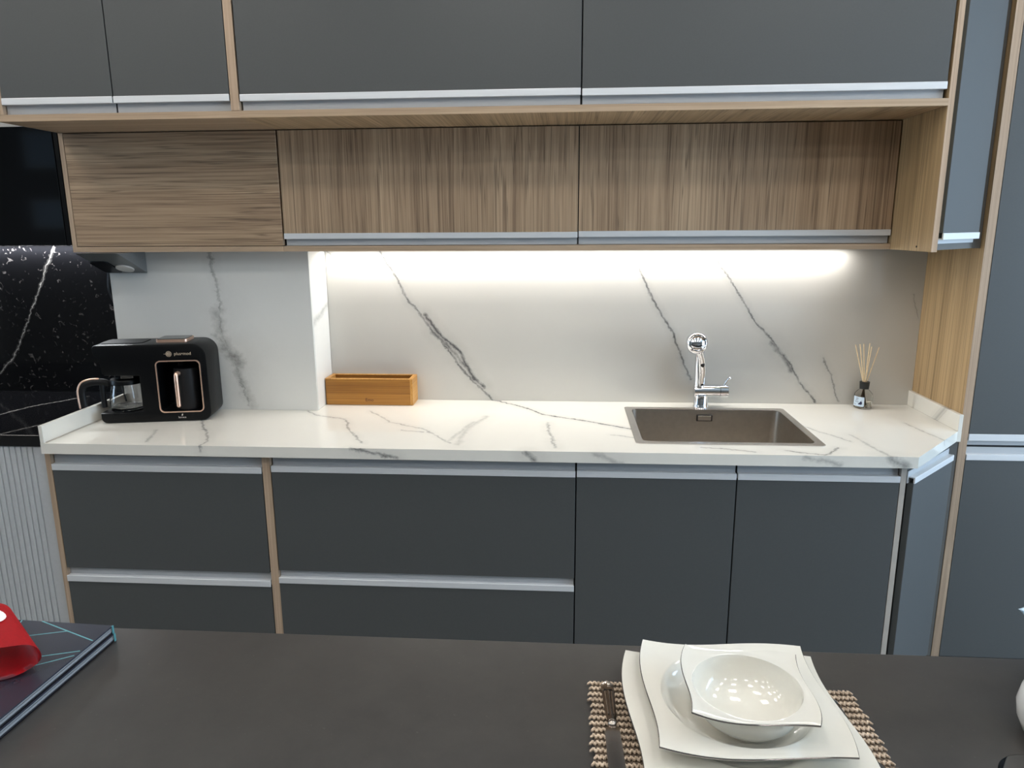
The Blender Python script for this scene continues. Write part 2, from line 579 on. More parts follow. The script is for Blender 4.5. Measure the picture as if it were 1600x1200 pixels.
V_TOP = [
    ([(1.33, .012), (1.432, -.06), (1.494, -.134), (1.542, -.204), (1.674, -.274), (1.828, -.369)], .007, .95),
    ([(1.556, -.304), (1.573, -.456), (1.587, -.59)], .008, .5), ([(1.501, -.627), (1.526, -.65)], .012, .7),
    ([(.689, -.19), (.759, -.259), (.862, -.297), (.904, -.40), (.95, -.487), (.994, -.568)], .006, .55),
    ([(.97, -.62), (1.038, -.638), (1.115, -.65)], .008, .7),
    ([(.916, -.18), (1.027, -.33), (1.15, -.403), (1.231, -.508), (1.268, -.554)], .006, .5),
    ([(1.342, -.231), (1.297, -.396), (1.291, -.573)], .014, .3), ([(1.256, -.541), (1.31, -.31)], .012, .3),
    ([(1.157, -.44), (1.09, -.421)], .005, .5), ([(.343, -.279), (.511, -.579), (.507, -.645)], .006, .6), ([(.281, -.461), (.319, -.589)], .01, .4),
    ([(2.357, -.224), (2.423, -.377), (2.483, -.478)], .005, .5), ([(2.02, -.56), (2.082, -.57), (2.168, -.597)], .007, .6),
    ([(2.26, -.58), (2.358, -.615), (2.421, -.546)], .007, .7), ([(2.51, -.408), (2.539, -.613)], .007, .4), ([(2.736, -.246), (2.771, -.464)], .006, .4),
    ([(2.544, -.63), (2.582, -.654)], .02, .6), ([(2.3, -.63), (2.4, -.65)], .012, .4), ([(1.7, -.63), (1.78, -.655)], .012, .35), ([(1.76, -.44), (1.83, -.47)], .006, .4),
    ([(.0, -.25), (.02, -.26)], .02, .4), ([(2.866, -.19), (2.866, -.22)], .008, .5)]
WH = srgb(228, 225, 216)
M['marble_top'] = marble('white marble worktop', WH, V_TOP, 'top', .07)
M['marble_wall'] = marble('white marble splashback', srgb(195, 192, 185), V_WALL, 'wall', .07, warp=.010)
M['marble_col'] = marble('white marble cladding', srgb(210, 210, 206), V_COL, 'wall', .07, warp=.02, tint=srgb(110, 108, 104))
M['marble_side'] = marble('white marble cladding, narrow side', srgb(228, 226, 220), V_SIDE, 'side', .07)
V_BLK = [([(-.32, 1.475), (-.377, 1.373), (-.426, 1.275), (-.48, 1.176), (-.553, 1.049), (-.616, .989), (-.7, .92)], .0016, .8)]
V_BLK_TOP = [([(-.50, -.46), (-.347, -.35), (-.311, -.21), (-.214, -.062)], .0028, .8), ([(-.158, -.586), (-.116, -.472), (-.02, -.36)], .003, .5)]
def black_stone(name, veins, coords, speck):
    m = marble(name, srgb(13, 13, 15), veins, coords, .1, warp=.012, tint=srgb(190, 185, 180))
    if speck:
        t = m.node_tree
        pr = t.nodes['Principled BSDF']
        src = pr.inputs['Base Color'].links[0].from_socket
        geo = t.nodes.new('ShaderNodeNewGeometry')
        no = t.nodes.new('ShaderNodeTexNoise'); no.inputs['Scale'].default_value = 46; no.inputs['Detail'].default_value = 6; no.inputs['Distortion'].default_value = 1.2
        t.links.new(geo.outputs['Position'], no.inputs['Vector'])
        rp = t.nodes.new('ShaderNodeValToRGB'); rp.color_ramp.elements[0].position = .63; rp.color_ramp.elements[1].position = .72
        rp.color_ramp.elements[0].color = (0, 0, 0, 1); rp.color_ramp.elements[1].color = (.17, .17, .17, 1)
        t.links.new(no.outputs[0], rp.inputs[0])
        mx = t.nodes.new('ShaderNodeMix'); mx.data_type = 'RGBA'
        t.links.new(rp.outputs[0], mx.inputs[0]); t.links.new(src, mx.inputs[6]); mx.inputs[7].default_value = srgb(190, 182, 178)
        t.links.new(mx.outputs[2], pr.inputs['Base Color'])
    return m
M['black_stone_wall'] = black_stone('black veined stone splashback', V_BLK, 'wall', True)
M['black_stone_top'] = black_stone('black veined stone worktop', V_BLK_TOP, 'top', False)
def quartz():
    t = NT('dark grey quartz')
    v = t.mapped((1, 1, 1))
    a = t.noise(v, 14, 5, .7)
    b = t.noise(v, 160, 2, .5)
    c1 = t.ramp(a.outputs[0], [(.3, srgb(59, 57, 56)), (.7, srgb(68, 66, 64))])
    sp = t.ramp(b.outputs[0], [(.70, (0, 0, 0, 1)), (.76, (1, 1, 1, 1))])
    t.l(t.mix(t.math('MULTIPLY', sp, .25), c1, srgb(110, 106, 102)), t.b.inputs['Base Color'])
    t.set(Roughness=.3)
    return t.m
M['quartz'] = quartz()
def knit():
    t = NT('beige cotton yarn')
    a = t.noise(t.mapped((1, 1, 1)), 420, 4, .7)
    b = t.noise(t.mapped((1, 1, 1)), 40, 3, .6)
    s = t.math('ADD', t.math('MULTIPLY', a.outputs[0], .6), t.math('MULTIPLY', b.outputs[0], .4))
    t.l(t.ramp(s, [(.38, srgb(150, 132, 114)), (.5, srgb(200, 180, 158)), (.62, srgb(228, 210, 190))]), t.b.inputs['Base Color'])
    t.set(Roughness=.9)
    return t.m
M['knit'] = knit()
M['knit_dark'] = plain('beige yarn backing', srgb(104, 90, 76), .95)

# ================================================================== SETTING
XL, XR, YF, YB, ZC = -5.2, 5.6, -5.6, 0.014, 2.75
struct('floor', B(XL, XR, YF, YB + .1, -.05, 0), M['floor'])
struct('ceiling', B(XL, XR, YF, YB + .1, ZC, ZC + .05), M['ceiling'])
struct('wall_back', B(XL, XR, YB, YB + .1, 0, ZC), M['white_wall'])
struct('wall_front', B(XL, XR, YF - .1, YF, 0, ZC), M['grey_wall'])
def wall_with_window(name, x0, x1, wy0, wy1, wz0, wz1, idx, inner):
    bm = prism(bmesh.new(), [(YF - .1, 0), (YB + .1, 0), (YB + .1, ZC), (YF - .1, ZC)], x0, x1, 'yz', holes=[[(wy0, wz0), (wy1, wz0), (wy1, wz1), (wy0, wz1)]])
    struct(name, bm, M['white_wall'])
    fr = prism(bmesh.new(), [(wy0, wz0), (wy1, wz0), (wy1, wz1), (wy0, wz1)], inner - .03, inner + .03, 'yz',
               holes=[[(wy0 + .06, wz0 + .06), (wy1 - .06, wz0 + .06), (wy1 - .06, wz1 - .06), (wy0 + .06, wz1 - .06)]])
    w = struct('window_%d' % idx, fr, M['white_frame'])
    ym = (wy0 + wy1) / 2
    link('mullion', B(inner - .025, inner + .025, ym - .025, ym + .025, wz0 + .06, wz1 - .06), M['white_frame'], w)
    for a, b in ((wy0 + .06, ym - .025), (ym + .025, wy1 - .06)):
        link('pane', B(inner - .004, inner + .004, a, b, wz0 + .06, wz1 - .06), M['pane'], w)
wall_with_window('wall_right', XR, XR + .12, -3.4, -.5, .4, 2.6, 1, XR + .08)
wall_with_window('wall_left', XL - .12, XL, -2.6, -.6, .5, 2.5, 2, XL - .08)
# boxed-out column behind the coffee maker
struct('wall_column', B(.006, .712, -.168, .013, 0, 2.7), M['white_wall'])

# ceiling panels
k = 0
for ri, cy in enumerate((-1.0, -1.75, -2.6, -3.6)):
    for ci, cx in enumerate((-1.6, -.6, .4, 1.4, 2.4, 3.4)):
        t = thing('ceiling_light', 'square ceiling light panel, %s in the row %s' % (('first from the left', 'second from the left', 'third from the left', 'third from the right', 'second from the right', 'first from the right')[ci], ('nearest the cabinets', 'before the island', 'over the island', 'behind the island')[ri]), 'ceiling light', (cx, cy, ZC - .03), 0, 'square ceiling light panels')
        link('frame', prism(bmesh.new(), rrect(-.18, .18, -.18, .18, .01, 2), 0, .03, 'xy', holes=[rrect(-.15, .15, -.15, .15, .005, 2)]), M['white_frame'], t, world=False)
        link('diffuser', B(-.15, .15, -.15, .15, .008, .02), M['ceiling_glow'], t, world=False)

# showroom things behind the camera, seen only in the glossy slabs
for i, (z0, z1, lab_) in enumerate(((2.18, 2.56, 'upper white framed certificate on the far grey wall'), (1.55, 1.85, 'lower white framed certificate on the far grey wall'))):
    t = thing('framed_certificate', lab_, 'picture', (-3.95, YF + .01, z0))
    link('frame', prism(bmesh.new(), [(-4.17, z0), (-3.75, z0), (-3.75, z1), (-4.17, z1)], YF + .002, YF + .02, 'xz', holes=[[(-4.15, z0 + .02), (-3.77, z0 + .02), (-3.77, z1 - .02), (-4.15, z1 - .02)]]), M['white_frame'], t)
    link('paper', B(-4.15, -3.77, YF + .003, YF + .008, z0 + .02, z1 - .02), M['label_paper'], t)
t = thing('white_chest', 'white chest of drawers across the room from the sink', 'chest', (3.1, -3.85, 0))
link('body', B(2.60, 3.62, -4.1, -3.62, .06, .87), M['white_frame'], t)
for z0, z1 in ((.09, .37), (.385, .58), (.595, .72), (.735, .86)):
    d_ = link('drawer', B(2.62, 3.60, -3.619, -3.60, z0, z1, .002), M['soft_white'], t)
    link('drawer_pull', B(2.90, 3.30, -3.60, -3.585, z1 - .02, z1 - .01), M['alu'], d_)
link('plinth', B(2.62, 3.60, -4.08, -3.66, 0, .06), M['carcass'], t)
t = thing('light_strip', 'upright row of tiny white lamps on the far grey wall', 'light', (5.03, YF + .02, .75))
link('profile', B(5.005, 5.065, YF + .001, YF + .012, .74, 1.27), M['alu'], t)
for k_ in range(17):
    link('lamp', B(5.02, 5.05, YF + .012, YF + .016, .76 + k_ * .03, .772 + k_ * .03), M['led_glow'], t)

# ================================================================== FITTED KITCHEN
D_U, D_M, D_B, D_T = -.5276, -.2684, -.5979, -.3402     # front planes
TH = .018
def handle_bm(x0, x1, yf, zt, drop, up=False, lip=.019, inset=.006):
    """edge-pull profile: a lip on the door plane and a recessed flange behind; up=True turns it over for drawers"""
    bm = bmesh.new()
    s = 1 if up else -1
    def Z(a):           # a measured from the lip's inner edge towards the flange's free end
        return zt + s * a
    box(bm, x0, x1, yf - .003, yf + .002, min(Z(0), Z(lip)), max(Z(0), Z(lip)), .0012, 2)
    zz = sorted((Z(lip - .004), Z(lip - .0005)))
    box(bm, x0 + .001, x1 - .001, yf + .002, yf + .017, zz[0], zz[1])
    return bm
def flange_bm(x0, x1, yf, zt, drop, up=False, inset=.006):
    s = 1 if up else -1
    a, b = sorted((zt, zt + s * drop))
    return B(x0 + .001, x1 - .001, yf + .0145, yf + .0175, a, b)

def front(name, parent, x0, x1, yf, z0, z1, mat, up, drop=.042, lip=.019):
    """door or drawer front with its edge pull. up=False: pull at the bottom edge z0; up=True: pull at the top edge z1"""
    if up:
        d = link(name, B(x0, x1, yf, yf + TH, z0, z1 - lip, .0008), mat, parent)
        zt = z1 - lip
    else:
        d = link(name, B(x0, x1, yf, yf + TH, z0 + lip, z1, .0008), mat, parent)
        zt = z0 + lip
    h = link('handle', handle_bm(x0, x1, yf, zt, drop, up, lip), M['alu'], d, label='satin aluminium edge pull')
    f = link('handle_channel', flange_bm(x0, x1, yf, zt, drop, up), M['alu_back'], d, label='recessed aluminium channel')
    return d

# ---- upper units
t = thing('wall_cabinet', 'anthracite two-door wall cabinet with oak edging, above the black glass unit and coffee maker', 'cabinet', (-.058, 0, 1.854))
link('carcass', B(-.034, .648, -.505, .012, 1.876, 2.40), M['carcass'], t)
link('side_panel', B(-.058, -.036, D_U, .012, 1.8745, 2.40), M['wood_edge_z'], t, label='oak edged side panel')
link('divider_panel', B(.6525, .6768, D_U, .012, 1.8745, 2.40), M['wood_edge_z'], t, label='oak edged upright between the wall cabinets')
link('bottom_board', B(-.058, .6764, D_U, .012, 1.8545, 1.8735), M['wood_edge_x'], t, label='oak bottom board')
front('door', t, -.034, .3025, D_U, 1.9000, 2.39, M['anthracite'], False, .0445)
front('door', t, .3062, .6495, D_U, 1.9000, 2.39, M['anthracite'], False, .0445)

t = thing('wall_cabinet', 'long anthracite wall cabinet with two lift-up doors, above the sink run', 'cabinet', (.677, 0, 1.854))
link('carcass', B(.679, 2.626, -.505, .012, 1.876, 2.40), M['carcass'], t)
link('bottom_board', B(.6768, 2.628, D_U, .012, 1.8545, 1.8735), M['wood_d'], t, label='oak bottom board with grain running front to back')
link('side_panel', B(2.6285, 2.6435, D_U, .012, 1.468, 2.40), M['wood_warm_lit'], t, label='oak side panel reaching down beside the lower row')
link('edge_band', B(2.6283, 2.6437, D_U - .0012, D_U - .0001, 1.468, 2.40), M['wood_edge_z'], t, label='oak edge band')
link('edge_band', B(.6768, 2.628, D_U - .0012, D_U - .0001, 1.8545, 1.8735), M['wood_edge_x'], t, label='oak edge band')
link('screw_cap', lathe(bmesh.new(), [(0, 0), (.003, 0), (.003, .001), (0, .001)], 10, (0, 0, 0)), M['carcass'], t, world=False).matrix_local = Matrix.Translation((2.6275 - .677, -.44, 1.481 - 1.854)) @ Matrix.Rotation(PI / 2, 4, 'Y')
front('door', t, .6815, 1.6490, D_U, 1.8985, 2.39, M['anthracite'], False, .043)
front('door', t, 1.6530, 2.6205, D_U, 1.8965, 2.39, M['anthracite'], False, .041)

# ---- lower row of wall units
t = thing('wall_cabinet', 'oak fronted wall unit with level grain, above the coffee maker', 'cabinet', (-.058, 0, 1.468))
link('carcass', B(-.040, .674, -.249, -.184, 1.488, 1.8525), M['carcass'], t)
link('side_panel', B(-.058, -.0425, D_M, -.184, 1.468, 1.853), M['wood_edge_z'], t, label='oak edged side panel')
link('bottom_board', B(-.0423, .6765, D_M, -.184, 1.468, 1.4855), M['wood_edge_x'], t, label='oak bottom board')
link('front_panel', B(-.0405, .6755, D_M, D_M + TH, 1.4875, 1.8515, .0008), M['wood_h'], t, label='oak panel with grain running level')
t = thing('wall_cabinet', 'oak fronted wall unit with two lift-up doors, above the sink', 'cabinet', (.677, 0, 1.468))
link('carcass', B(.732, 2.626, -.249, .012, 1.488, 1.8525), M['carcass'], t)
link('bottom_board', B(.6775, 2.6275, D_M, -.060, 1.468, 1.4855), M['wood_edge_x'], t, label='oak bottom board')
front('door', t, .6815, 1.6495, D_M, 1.5085, 1.8515, M['wood_v'], False, .040, .0185)
front('door', t, 1.6530, 2.6245, D_M, 1.5105, 1.8515, M['wood_v'], False, .042, .0185)

t = thing('light_strip', 'white light strip under the oak wall unit above the sink', 'light', (1.63, -.045, 1.462))
link('profile', B(.73, 2.61, -.0575, -.022, 1.4665, 1.4735), M['alu'], t)
link('diffuser', B(.735, 2.605, -.054, -.036, 1.4625, 1.4665), M['led_glow'], t)

# ---- black glass cabinet at the left
t = thing('glass_cabinet', 'gloss black glass fronted wall cabinet at the left of the oak unit', 'cabinet', (-.45, 0, 1.49))
link('carcass', B(-.86, -.064, -.246, -.002, 1.494, 1.868), M['carcass'], t)
link('door', B(-.86, -.0795, D_M, D_M + .02, 1.491, 1.876, .001), M['black_gloss'], t, label='gloss black glass door')
link('edge_trim', B(-.0775, -.064, D_M + .003, D_M + .02, 1.491, 1.87), M['black_plastic'], t)
t = thing('light_strip', 'white light strip under the black glass cabinet', 'light', (-.45, -.03, 1.488))
link('profile', B(-.80, -.062, -.042, -.010, 1.4885, 1.4925), M['alu'], t)
link('diffuser', B(-.795, -.064, -.034, -.012, 1.4860, 1.4885), M['led_glow'], t)

# ---- angled end units
def angled(name, label, p0, p1, z0, z1, up, drop):
    d = Vector((p1[0] - p0[0], p1[1] - p0[1]))
    L = d.length
    t = thing(name, label, 'cabinet', (p0[0], p0[1], z0), math.atan2(d.y, d.x))
    h = z1 - z0
    for q in (0,):
        if up:
            dr = link('door', B(.004, L - .004, 0, TH, 0, h - .020, .0008), M['anthracite'], t, world=False)
            zt = h - .020
        else:
            dr = link('door', B(.004, L - .004, 0, TH, .020, h, .0008), M['anthracite'], t, world=False)
            zt = .020
        ORG[dr.name] = Vector()
        link('handle', handle_bm(.004, L - .004, 0, zt, drop, up), M['alu'], dr, world=False, label='satin aluminium edge pull')
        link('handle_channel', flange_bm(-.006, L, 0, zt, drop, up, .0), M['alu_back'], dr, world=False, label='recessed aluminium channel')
    return t, L
t, L = angled('corner_cabinet', 'narrow angled anthracite wall cabinet between the oak side panel and the tall unit', (2.662, -.510), (2.852, -.342), 1.500, 2.39, False, .030)
a = t.rotation_euler.z
link('carcass', prism(bmesh.new(), [(2.6445, -.50), (2.665, -.482), (2.845, -.322), (2.870, -.322), (2.870, -.002), (2.6445, -.002)], 1.472, 2.39), M['carcass_grey'], t, world=False).matrix_local = Matrix.Rotation(-a, 4, 'Z') @ Matrix.Translation((-2.662, .510, -1.500))
t, L = angled('corner_cabinet', 'narrow angled anthracite base cabinet under the cut corner of the worktop', (2.6216, -.5961), (2.8506, -.3621), .12, .829, True, .036)
a = t.rotation_euler.z
link('carcass', prism(bmesh.new(), [(2.6005, -.588), (2.612, -.576), (2.842, -.340), (2.8715, -.340), (2.8715, .0), (2.6005, .0)], .10, .862), M['carcass_grey'], t, world=False).matrix_local = Matrix.Rotation(-a, 4, 'Z') @ Matrix.Translation((-2.6216, .5961, -.12))

# ---- tall unit at the right
t = thing('tall_cabinet', 'tall anthracite cabinet with oak side at the right end of the worktop', 'cabinet', (3.2, 0, 0))
link('side_panel', B(2.8730, 2.8975, D_T, .012, .02, 2.60), M['wood_warm_lit'], t, label='oak side panel')
link('edge_band', B(2.8728, 2.8977, D_T - .0012, D_T - .0001, .02, 2.60), M['wood_edge_z'], t, label='oak edge band')
link('carcass', B(2.8978, 3.62, -.318, .012, .06, 2.60), M['carcass'], t)
front('door', t, 2.9000, 3.60, D_T, .868, 2.58, M['anthracite'], False, .040, .022)
front('door', t, 2.9000, 3.60, D_T, .10, .822, M['anthracite'], True, .040, .019)
link('plinth', B(2.90, 3.6, -.29, -.27, .0, .06), M['carcass'], t)

# ---- base units
t = thing('drawer_unit', 'narrow anthracite drawer unit under the coffee maker', 'cabinet', (.35, 0, 0))
link('side_panel', B(-.0120, .0055, D_B, -.172, .0, .862), M['wood_edge_z'], t, label='oak edged side panel')
link('divider_panel', B(.6870, .7120, D_B, -.172, .0, .862), M['wood_edge_z'], t, label='oak edged upright between the drawer units')
link('carcass', B(.0065, .6865, -.577, -.172, .09, .860), M['carcass'], t)
front('drawer', t, .0075, .6835, D_B, .4725, .8255, M['anthracite'], True, .046, .0205)
front('drawer', t, .0040, .6835, D_B, .10, .4455, M['anthracite'], True, .042, .0205)
link('plinth', B(.01, .686, -.54, -.52, 0, .09), M['carcass'], t)
t = thing('drawer_unit', 'wide anthracite drawer unit between the narrow drawers and the sink doors', 'cabinet', (1.18, 0, 0))
link('carcass', B(.713, 1.648, -.577, .0, .09, .860), M['carcass'], t)
front('drawer', t, .7150, 1.6470, D_B, .4830, .8315, M['anthracite'], True, .040, .0195)
front('drawer', t, .7120, 1.6470, D_B, .10, .4590, M['anthracite'], True, .042, .0195)
link('plinth', B(.713, 1.648, -.54, -.52, 0, .09), M['carcass'], t)
t = thing('sink_cabinet', 'two-door anthracite base cabinet under the sink', 'cabinet', (2.12, 0, 0))
bm = bmesh.new()
box(bm, 1.649, 1.665, -.577, 0, .09, .86); box(bm, 2.565, 2.582, -.577, 0, .09, .86); box(bm, 1.665, 2.565, -.577, 0, .09, .106)
box(bm, 1.665, 2.565, -.577, -.56, .10, .86)
link('carcass', bm, M['carcass'], t)
front('door', t, 1.6510, 2.1185, D_B, .10, .8325, M['anthracite'], True, .040, .0190)
front('door', t, 2.1225, 2.5825, D_B, .10, .8330, M['anthracite'], True, .040, .0190)
link('side_panel', B(2.5845, 2.5995, D_B, 0, .0, .862), M['strip_grey'], t, label='pale grey edged side panel')
link('plinth', B(1.65, 2.58, -.54, -.52, 0, .09), M['carcass'], t)

# ---- worktop with upstands
SX0, SX1, SY0, SY1 = 1.8400, 2.3830, -.5240, -.1000          # sink cut-out
outline = [(.0, -.6238), (2.6154, -.6238), (2.8600, -.3500), (2.8722, -.3500), (2.8722, -.0005), (.7268, -.0005), (.7268, -.182), (.0, -.182)]
t = thing('worktop', 'white veined marble worktop with a cut corner, carrying the sink', 'worktop', (1.4, -.3, .866))
bm = prism(bmesh.new(), outline, .8664, .900, 'xy', holes=[rrect(SX0, SX1, SY0, SY1, .02, 5)[::-1]])
link('slab', bm, M['marble_top'], t)
link('upstand', B(.0, .0125, -.6238, -.182, .9002, .9555, .0008), M['marble_top'], t, label='low marble upstand')
link('upstand', B(2.8600, 2.8722, -.3500, -.0005, .9002, .9545, .0008), M['marble_top'], t, label='low marble upstand')
link('sealant', B(.0126, .0165, -.615, -.182, .9001, .9022), M['strip_grey'], t)

# ---- splashback slabs
tag(link('splashback', B(.7275, 2.8722, 0, .012, .9003, 1.52), M['marble_wall']), 'wide white marble splashback with dark diagonal veins behind the sink', 'splashback')
tag(link('splashback', B(.005, .7263, -.1815, -.1695, .9003, 1.4675), M['marble_col']), 'white marble cladding with a smoky vein behind the coffee maker', 'splashback')
tag(link('splashback', B(.7143, .7263, -.1690, -.0003, .9003, 1.4675), M['marble_side']), 'narrow upright white marble return beside the wooden box', 'splashback')
tag(link('splashback', B(-1.2, .0045, 0, .012, .9175, 1.52), M['black_stone_wall']), 'black veined stone splashback at the left end', 'splashback')
# ---- black worktop and fluted front
tag(link('worktop', B(-1.2, -.002, -.5965, -.0005, .880, .917, .001), M['black_stone_top']), 'black veined stone worktop at the left of the white one', 'worktop')
t = thing('fluted_cabinet', 'pale grey fluted cabinet end under the black worktop', 'cabinet', (-.6, -.3, 0))
link('carcass', B(-1.15, -.03, -.56, -.0, .08, .878), M['carcass'], t)
pts = []
x = -.0165
pts.append((x, -.592))
xx = x - .034
pts.append((xx, -.592))
while xx > -.60:
    pts += [(xx - .0010, -.5888), (xx - .0030, -.5880), (xx - .0045, -.5888), (xx - .0055, -.592), (xx - .0195, -.592)]
    xx -= .0195
pts += [(xx, -.582), (x, -.582)]
bm = prism(bmesh.new(), pts, .0, .878)
for v in bm.verts:          # the board hangs a little out of plumb
    v.co.x += (.878 - v.co.z) * .0045
link('fluted_panel', bm, M['fluted'], t)

# ---- extractor hood wedge under the left oak unit
t = thing('extractor_hood', 'grey steel extractor hood with a round lamp under the left oak unit', 'extractor hood', (.07, -.25, 1.39))
tri = [(-.1835, 1.4665), (-.1835, 1.3925), (-.2600, 1.4270), (-.3480, 1.4665)]
link('housing', prism(bmesh.new(), [(-.1835, 1.4665), (-.1835, 1.3925), (-.3480, 1.4665)], .003, .146, 'yz', .0008, 1), M['hood_grey'], t)
nrm = Vector((0, -(1.4665 - 1.3925), -(.3480 - .1835))).normalized()
ax = Vector((0, -.1645, .074)).normalized()
def on_slope(x, s, off):        # s = metres up the slope from its back lower edge
    return Vector((x, -.1835, 1.3925)) + ax * s + nrm * off
rot = Matrix((Vector((1, 0, 0)), ax, Vector((1, 0, 0)).cross(ax))).transposed().to_4x4()
def slope_part(name, bm, mat, x, s, off):
    bmesh.ops.transform(bm, matrix=Matrix.Translation(on_slope(x, s, off)) @ rot, verts=bm.verts)
    return link(name, bm, mat, t, smooth=40)
lp = slope_part('lamp', lathe(bmesh.new(), [(0, -.001), (.026, -.001), (.029, -.003), (.029, .004), (0, .004)], 28), M['lamp_glass'], .094, .050, .001)
slope_part('filter', prism(bmesh.new(), rrect(-.032, .032, -.05, .05, .012, 4), -.003, .003), M['filter'], .034, .062, .001)
link('screw', sphere(bmesh.new(), (.1462, -.205, 1.440), .002, .0025, .0025, 8, 6), M['chrome'], t)
cord = smooth_path([(.010, -.196, 1.400), (.000, -.19, 1.33), (-.004, -.15, 1.26), (-.03, -.10, 1.20), (-.014, -.12, 1.13), (.0, -.19, 1.02), (.02, -.20, .93)], 8)
cord = [p for p in cord]
tag(link('power_cord', tube(bmesh.new(), cord, .0028, 8), M['black_cable'], smooth=60), 'black power cord hanging from the hood along the black splashback', 'cord')

# ================================================================== SINK AND TAP
t = thing('sink', 'square edged stainless steel sink set into the marble worktop', 'sink', (2.11, -.31, .9))
rim_o = rrect(1.8295, 2.3925, -.5335, -.0835, .012, 5)
rim_i = rrect(1.8530, 2.3700, -.5110, -.1130, .022, 5)
link('rim', prism(bmesh.new(), rim_o, .9001, .9022, 'xy', holes=[rim_i[::-1]]), M['steel_rim'], t)
bm = bmesh.new()
bot = rrect(1.8570, 2.3660, -.5070, -.1170, .03, 5)
a = [bm.verts.new((x, y, .9002)) for x, y in rim_i]
b = [bm.verts.new((x, y, .722)) for x, y in bot]
c = [bm.verts.new((2.11 + (x - 2.11) * .95, -.312 + (y + .312) * .93, .712)) for x, y in bot]
n = len(a)
for i in range(n):
    j = (i + 1) % n
    bm.faces.new((a[i], a[j], b[j], b[i]))
    bm.faces.new((b[i], b[j], c[j], c[i]))
bm.faces.new(c)
link('basin', bm, M['steel'], t, smooth=50)
link('drain', lathe(bmesh.new(), [(0, .7135), (.03, .7135), (.042, .7165), (.045, .7128), (.045, .7122)], 28, (2.11, -.30, 0)), M['steel_rim'], t, smooth=50)
ov = link('overflow', B(2.0840, 2.1400, -.1215, -.1145, .8605, .8850, .002, 2), M['dark_steel'], t)
ovp = link('overflow_plate', B(2.0890, 2.1350, -.1232, -.1212, .8645, .8815, .001), M['steel'], ov)
FX, FY = 2.107, -.062
t = thing('kitchen_tap', 'chrome kitchen tap with a round spray head behind the sink', 'tap', (FX, FY, .9))
link('base', lathe(bmesh.new(), [(0, .9001), (.0275, .9001), (.0275, .905), (.0255, .908), (.0250, .94), (.0245, .945), (0, .945)], 32, (FX, FY, 0)), M['chrome'], t, smooth=40)
bm = bmesh.new()
tube(bm, [(FX - .026, FY, .960), (FX + .064, FY, .960)], .0215, 28)
link('mixer_body', bm, M['chrome'], t, smooth=40)
bm = bmesh.new()
tube(bm, [(FX + .0655, FY, .960), (FX + .093, FY, .960)], .0225, 28)
lv = link('lever', bm, M['chrome'], t, smooth=40)
bm = bmesh.new()
tube(bm, smooth_path([(FX + .080, FY, .978), (FX + .087, FY - .004, .994), (FX + .095, FY - .010, 1.008)], 4), .0048, 12)
sphere(bm, (FX + .096, FY - .0105, 1.009), .006, u=12, v=8)
link('lever_arm', bm, M['chrome'], lv, smooth=50)
link('neck', tube(bmesh.new(), [(FX - .008, FY, .972), (FX - .010, FY, 1.05), (FX - .011, FY, 1.12), (FX - .012, FY, 1.150)], [.0195, .0175, .0160, .014], 28), M['chrome'], t, smooth=40)
link('bracket', sphere(bmesh.new(), (FX - .004, FY - .026, .992), .008, .008, .009), M['dark_steel'], t, smooth=60)
# pull-out handset: leans forward from the neck and ends in an oval head facing the room
bm = bmesh.new()
tube(bm, smooth_path([(FX - .004, FY - .024, .990), (FX - .007, FY - .036, 1.04), (FX - .016, FY - .056, 1.09), (FX - .030, FY - .074, 1.128)], 5),
     [.009 + .004 * min(1, i / 6) for i in range(16)], 16)
hs = link('handset', bm, M['chrome'], t, smooth=50)
link('spray_button', sphere(bmesh.new(), (FX - .0105, FY - .0575, 1.066), .0075, .005, .009), M['dark_steel'], hs, smooth=60)
HC = Vector((FX - .038, FY - .078, 1.146))
bm = bmesh.new()
lathe(bm, [(0, .028), (.014, .026), (.024, .020), (.0295, .010), (.031, 0), (.0295, -.010), (.025, -.017), (.0225, -.0185), (.0212, -.0160), (.0190, -.0185), (.012, -.0225), (0, -.0245)], 36)
bmesh.ops.scale(bm, verts=bm.verts, vec=(1.24, 1.24, 1.1))
bmesh.ops.transform(bm, matrix=Matrix.Translation(HC) @ Matrix.Rotation(math.radians(-100), 4, 'X'), verts=bm.verts)
link('spray_head', bm, M['chrome'], t, smooth=50)

# ================================================================== SMALL THINGS ON THE WORKTOP
# wooden box
t = thing('wooden_box', 'open oiled wooden box standing in the corner of the worktop', 'box', (.892, -.048, .9))
bx0, bx1, by0, by1, bz = .7300, 1.0560, -.0945, -.0030, .996
link('front_board', B(bx0, bx1 - .010, by0, by0 + .010, .9005, bz, .0008), M['wood_box'], t)
link('back_board', B(bx0, bx1 - .010, by1 - .010, by1, .9005, bz, .0008), M['wood_box'], t)
link('end_board', B(bx0, bx0 + .014, by0 + .0102, by1 - .0102, .9005, bz, .0008), M['wood_box_end'], t)
link('end_board', B(bx1 - .0098, bx1, by0, by1, .9005, bz, .0008), M['wood_box_end'], t)
link('base_board', B(bx0 + .014, bx1 - .01, by0 + .010, by1 - .010, .902, .910), M['wood_box'], t)
bm = bmesh.new()
for rim in ((bx0, bx1, by0 - .0006, by0 + .0105), (bx0, bx1, by1 - .0105, by1), (bx0, bx0 + .0145, by0 + .0105, by1 - .0105), (bx1 - .0145, bx1, by0 + .0105, by1 - .0105)):
    box(bm, rim[0], rim[1], rim[2], rim[3], bz + .0002, bz + .004, .0006)
link('rim', bm, M['wood_box_end'], t, label='paler top rim')
link('burnt_mark', text_bm('Emo', .017, .0002, mtx=Matrix.Translation((.893, by0 - .0003, .9195)) @ UPRIGHT), M['dark_print'], t, label='burnt lettering')

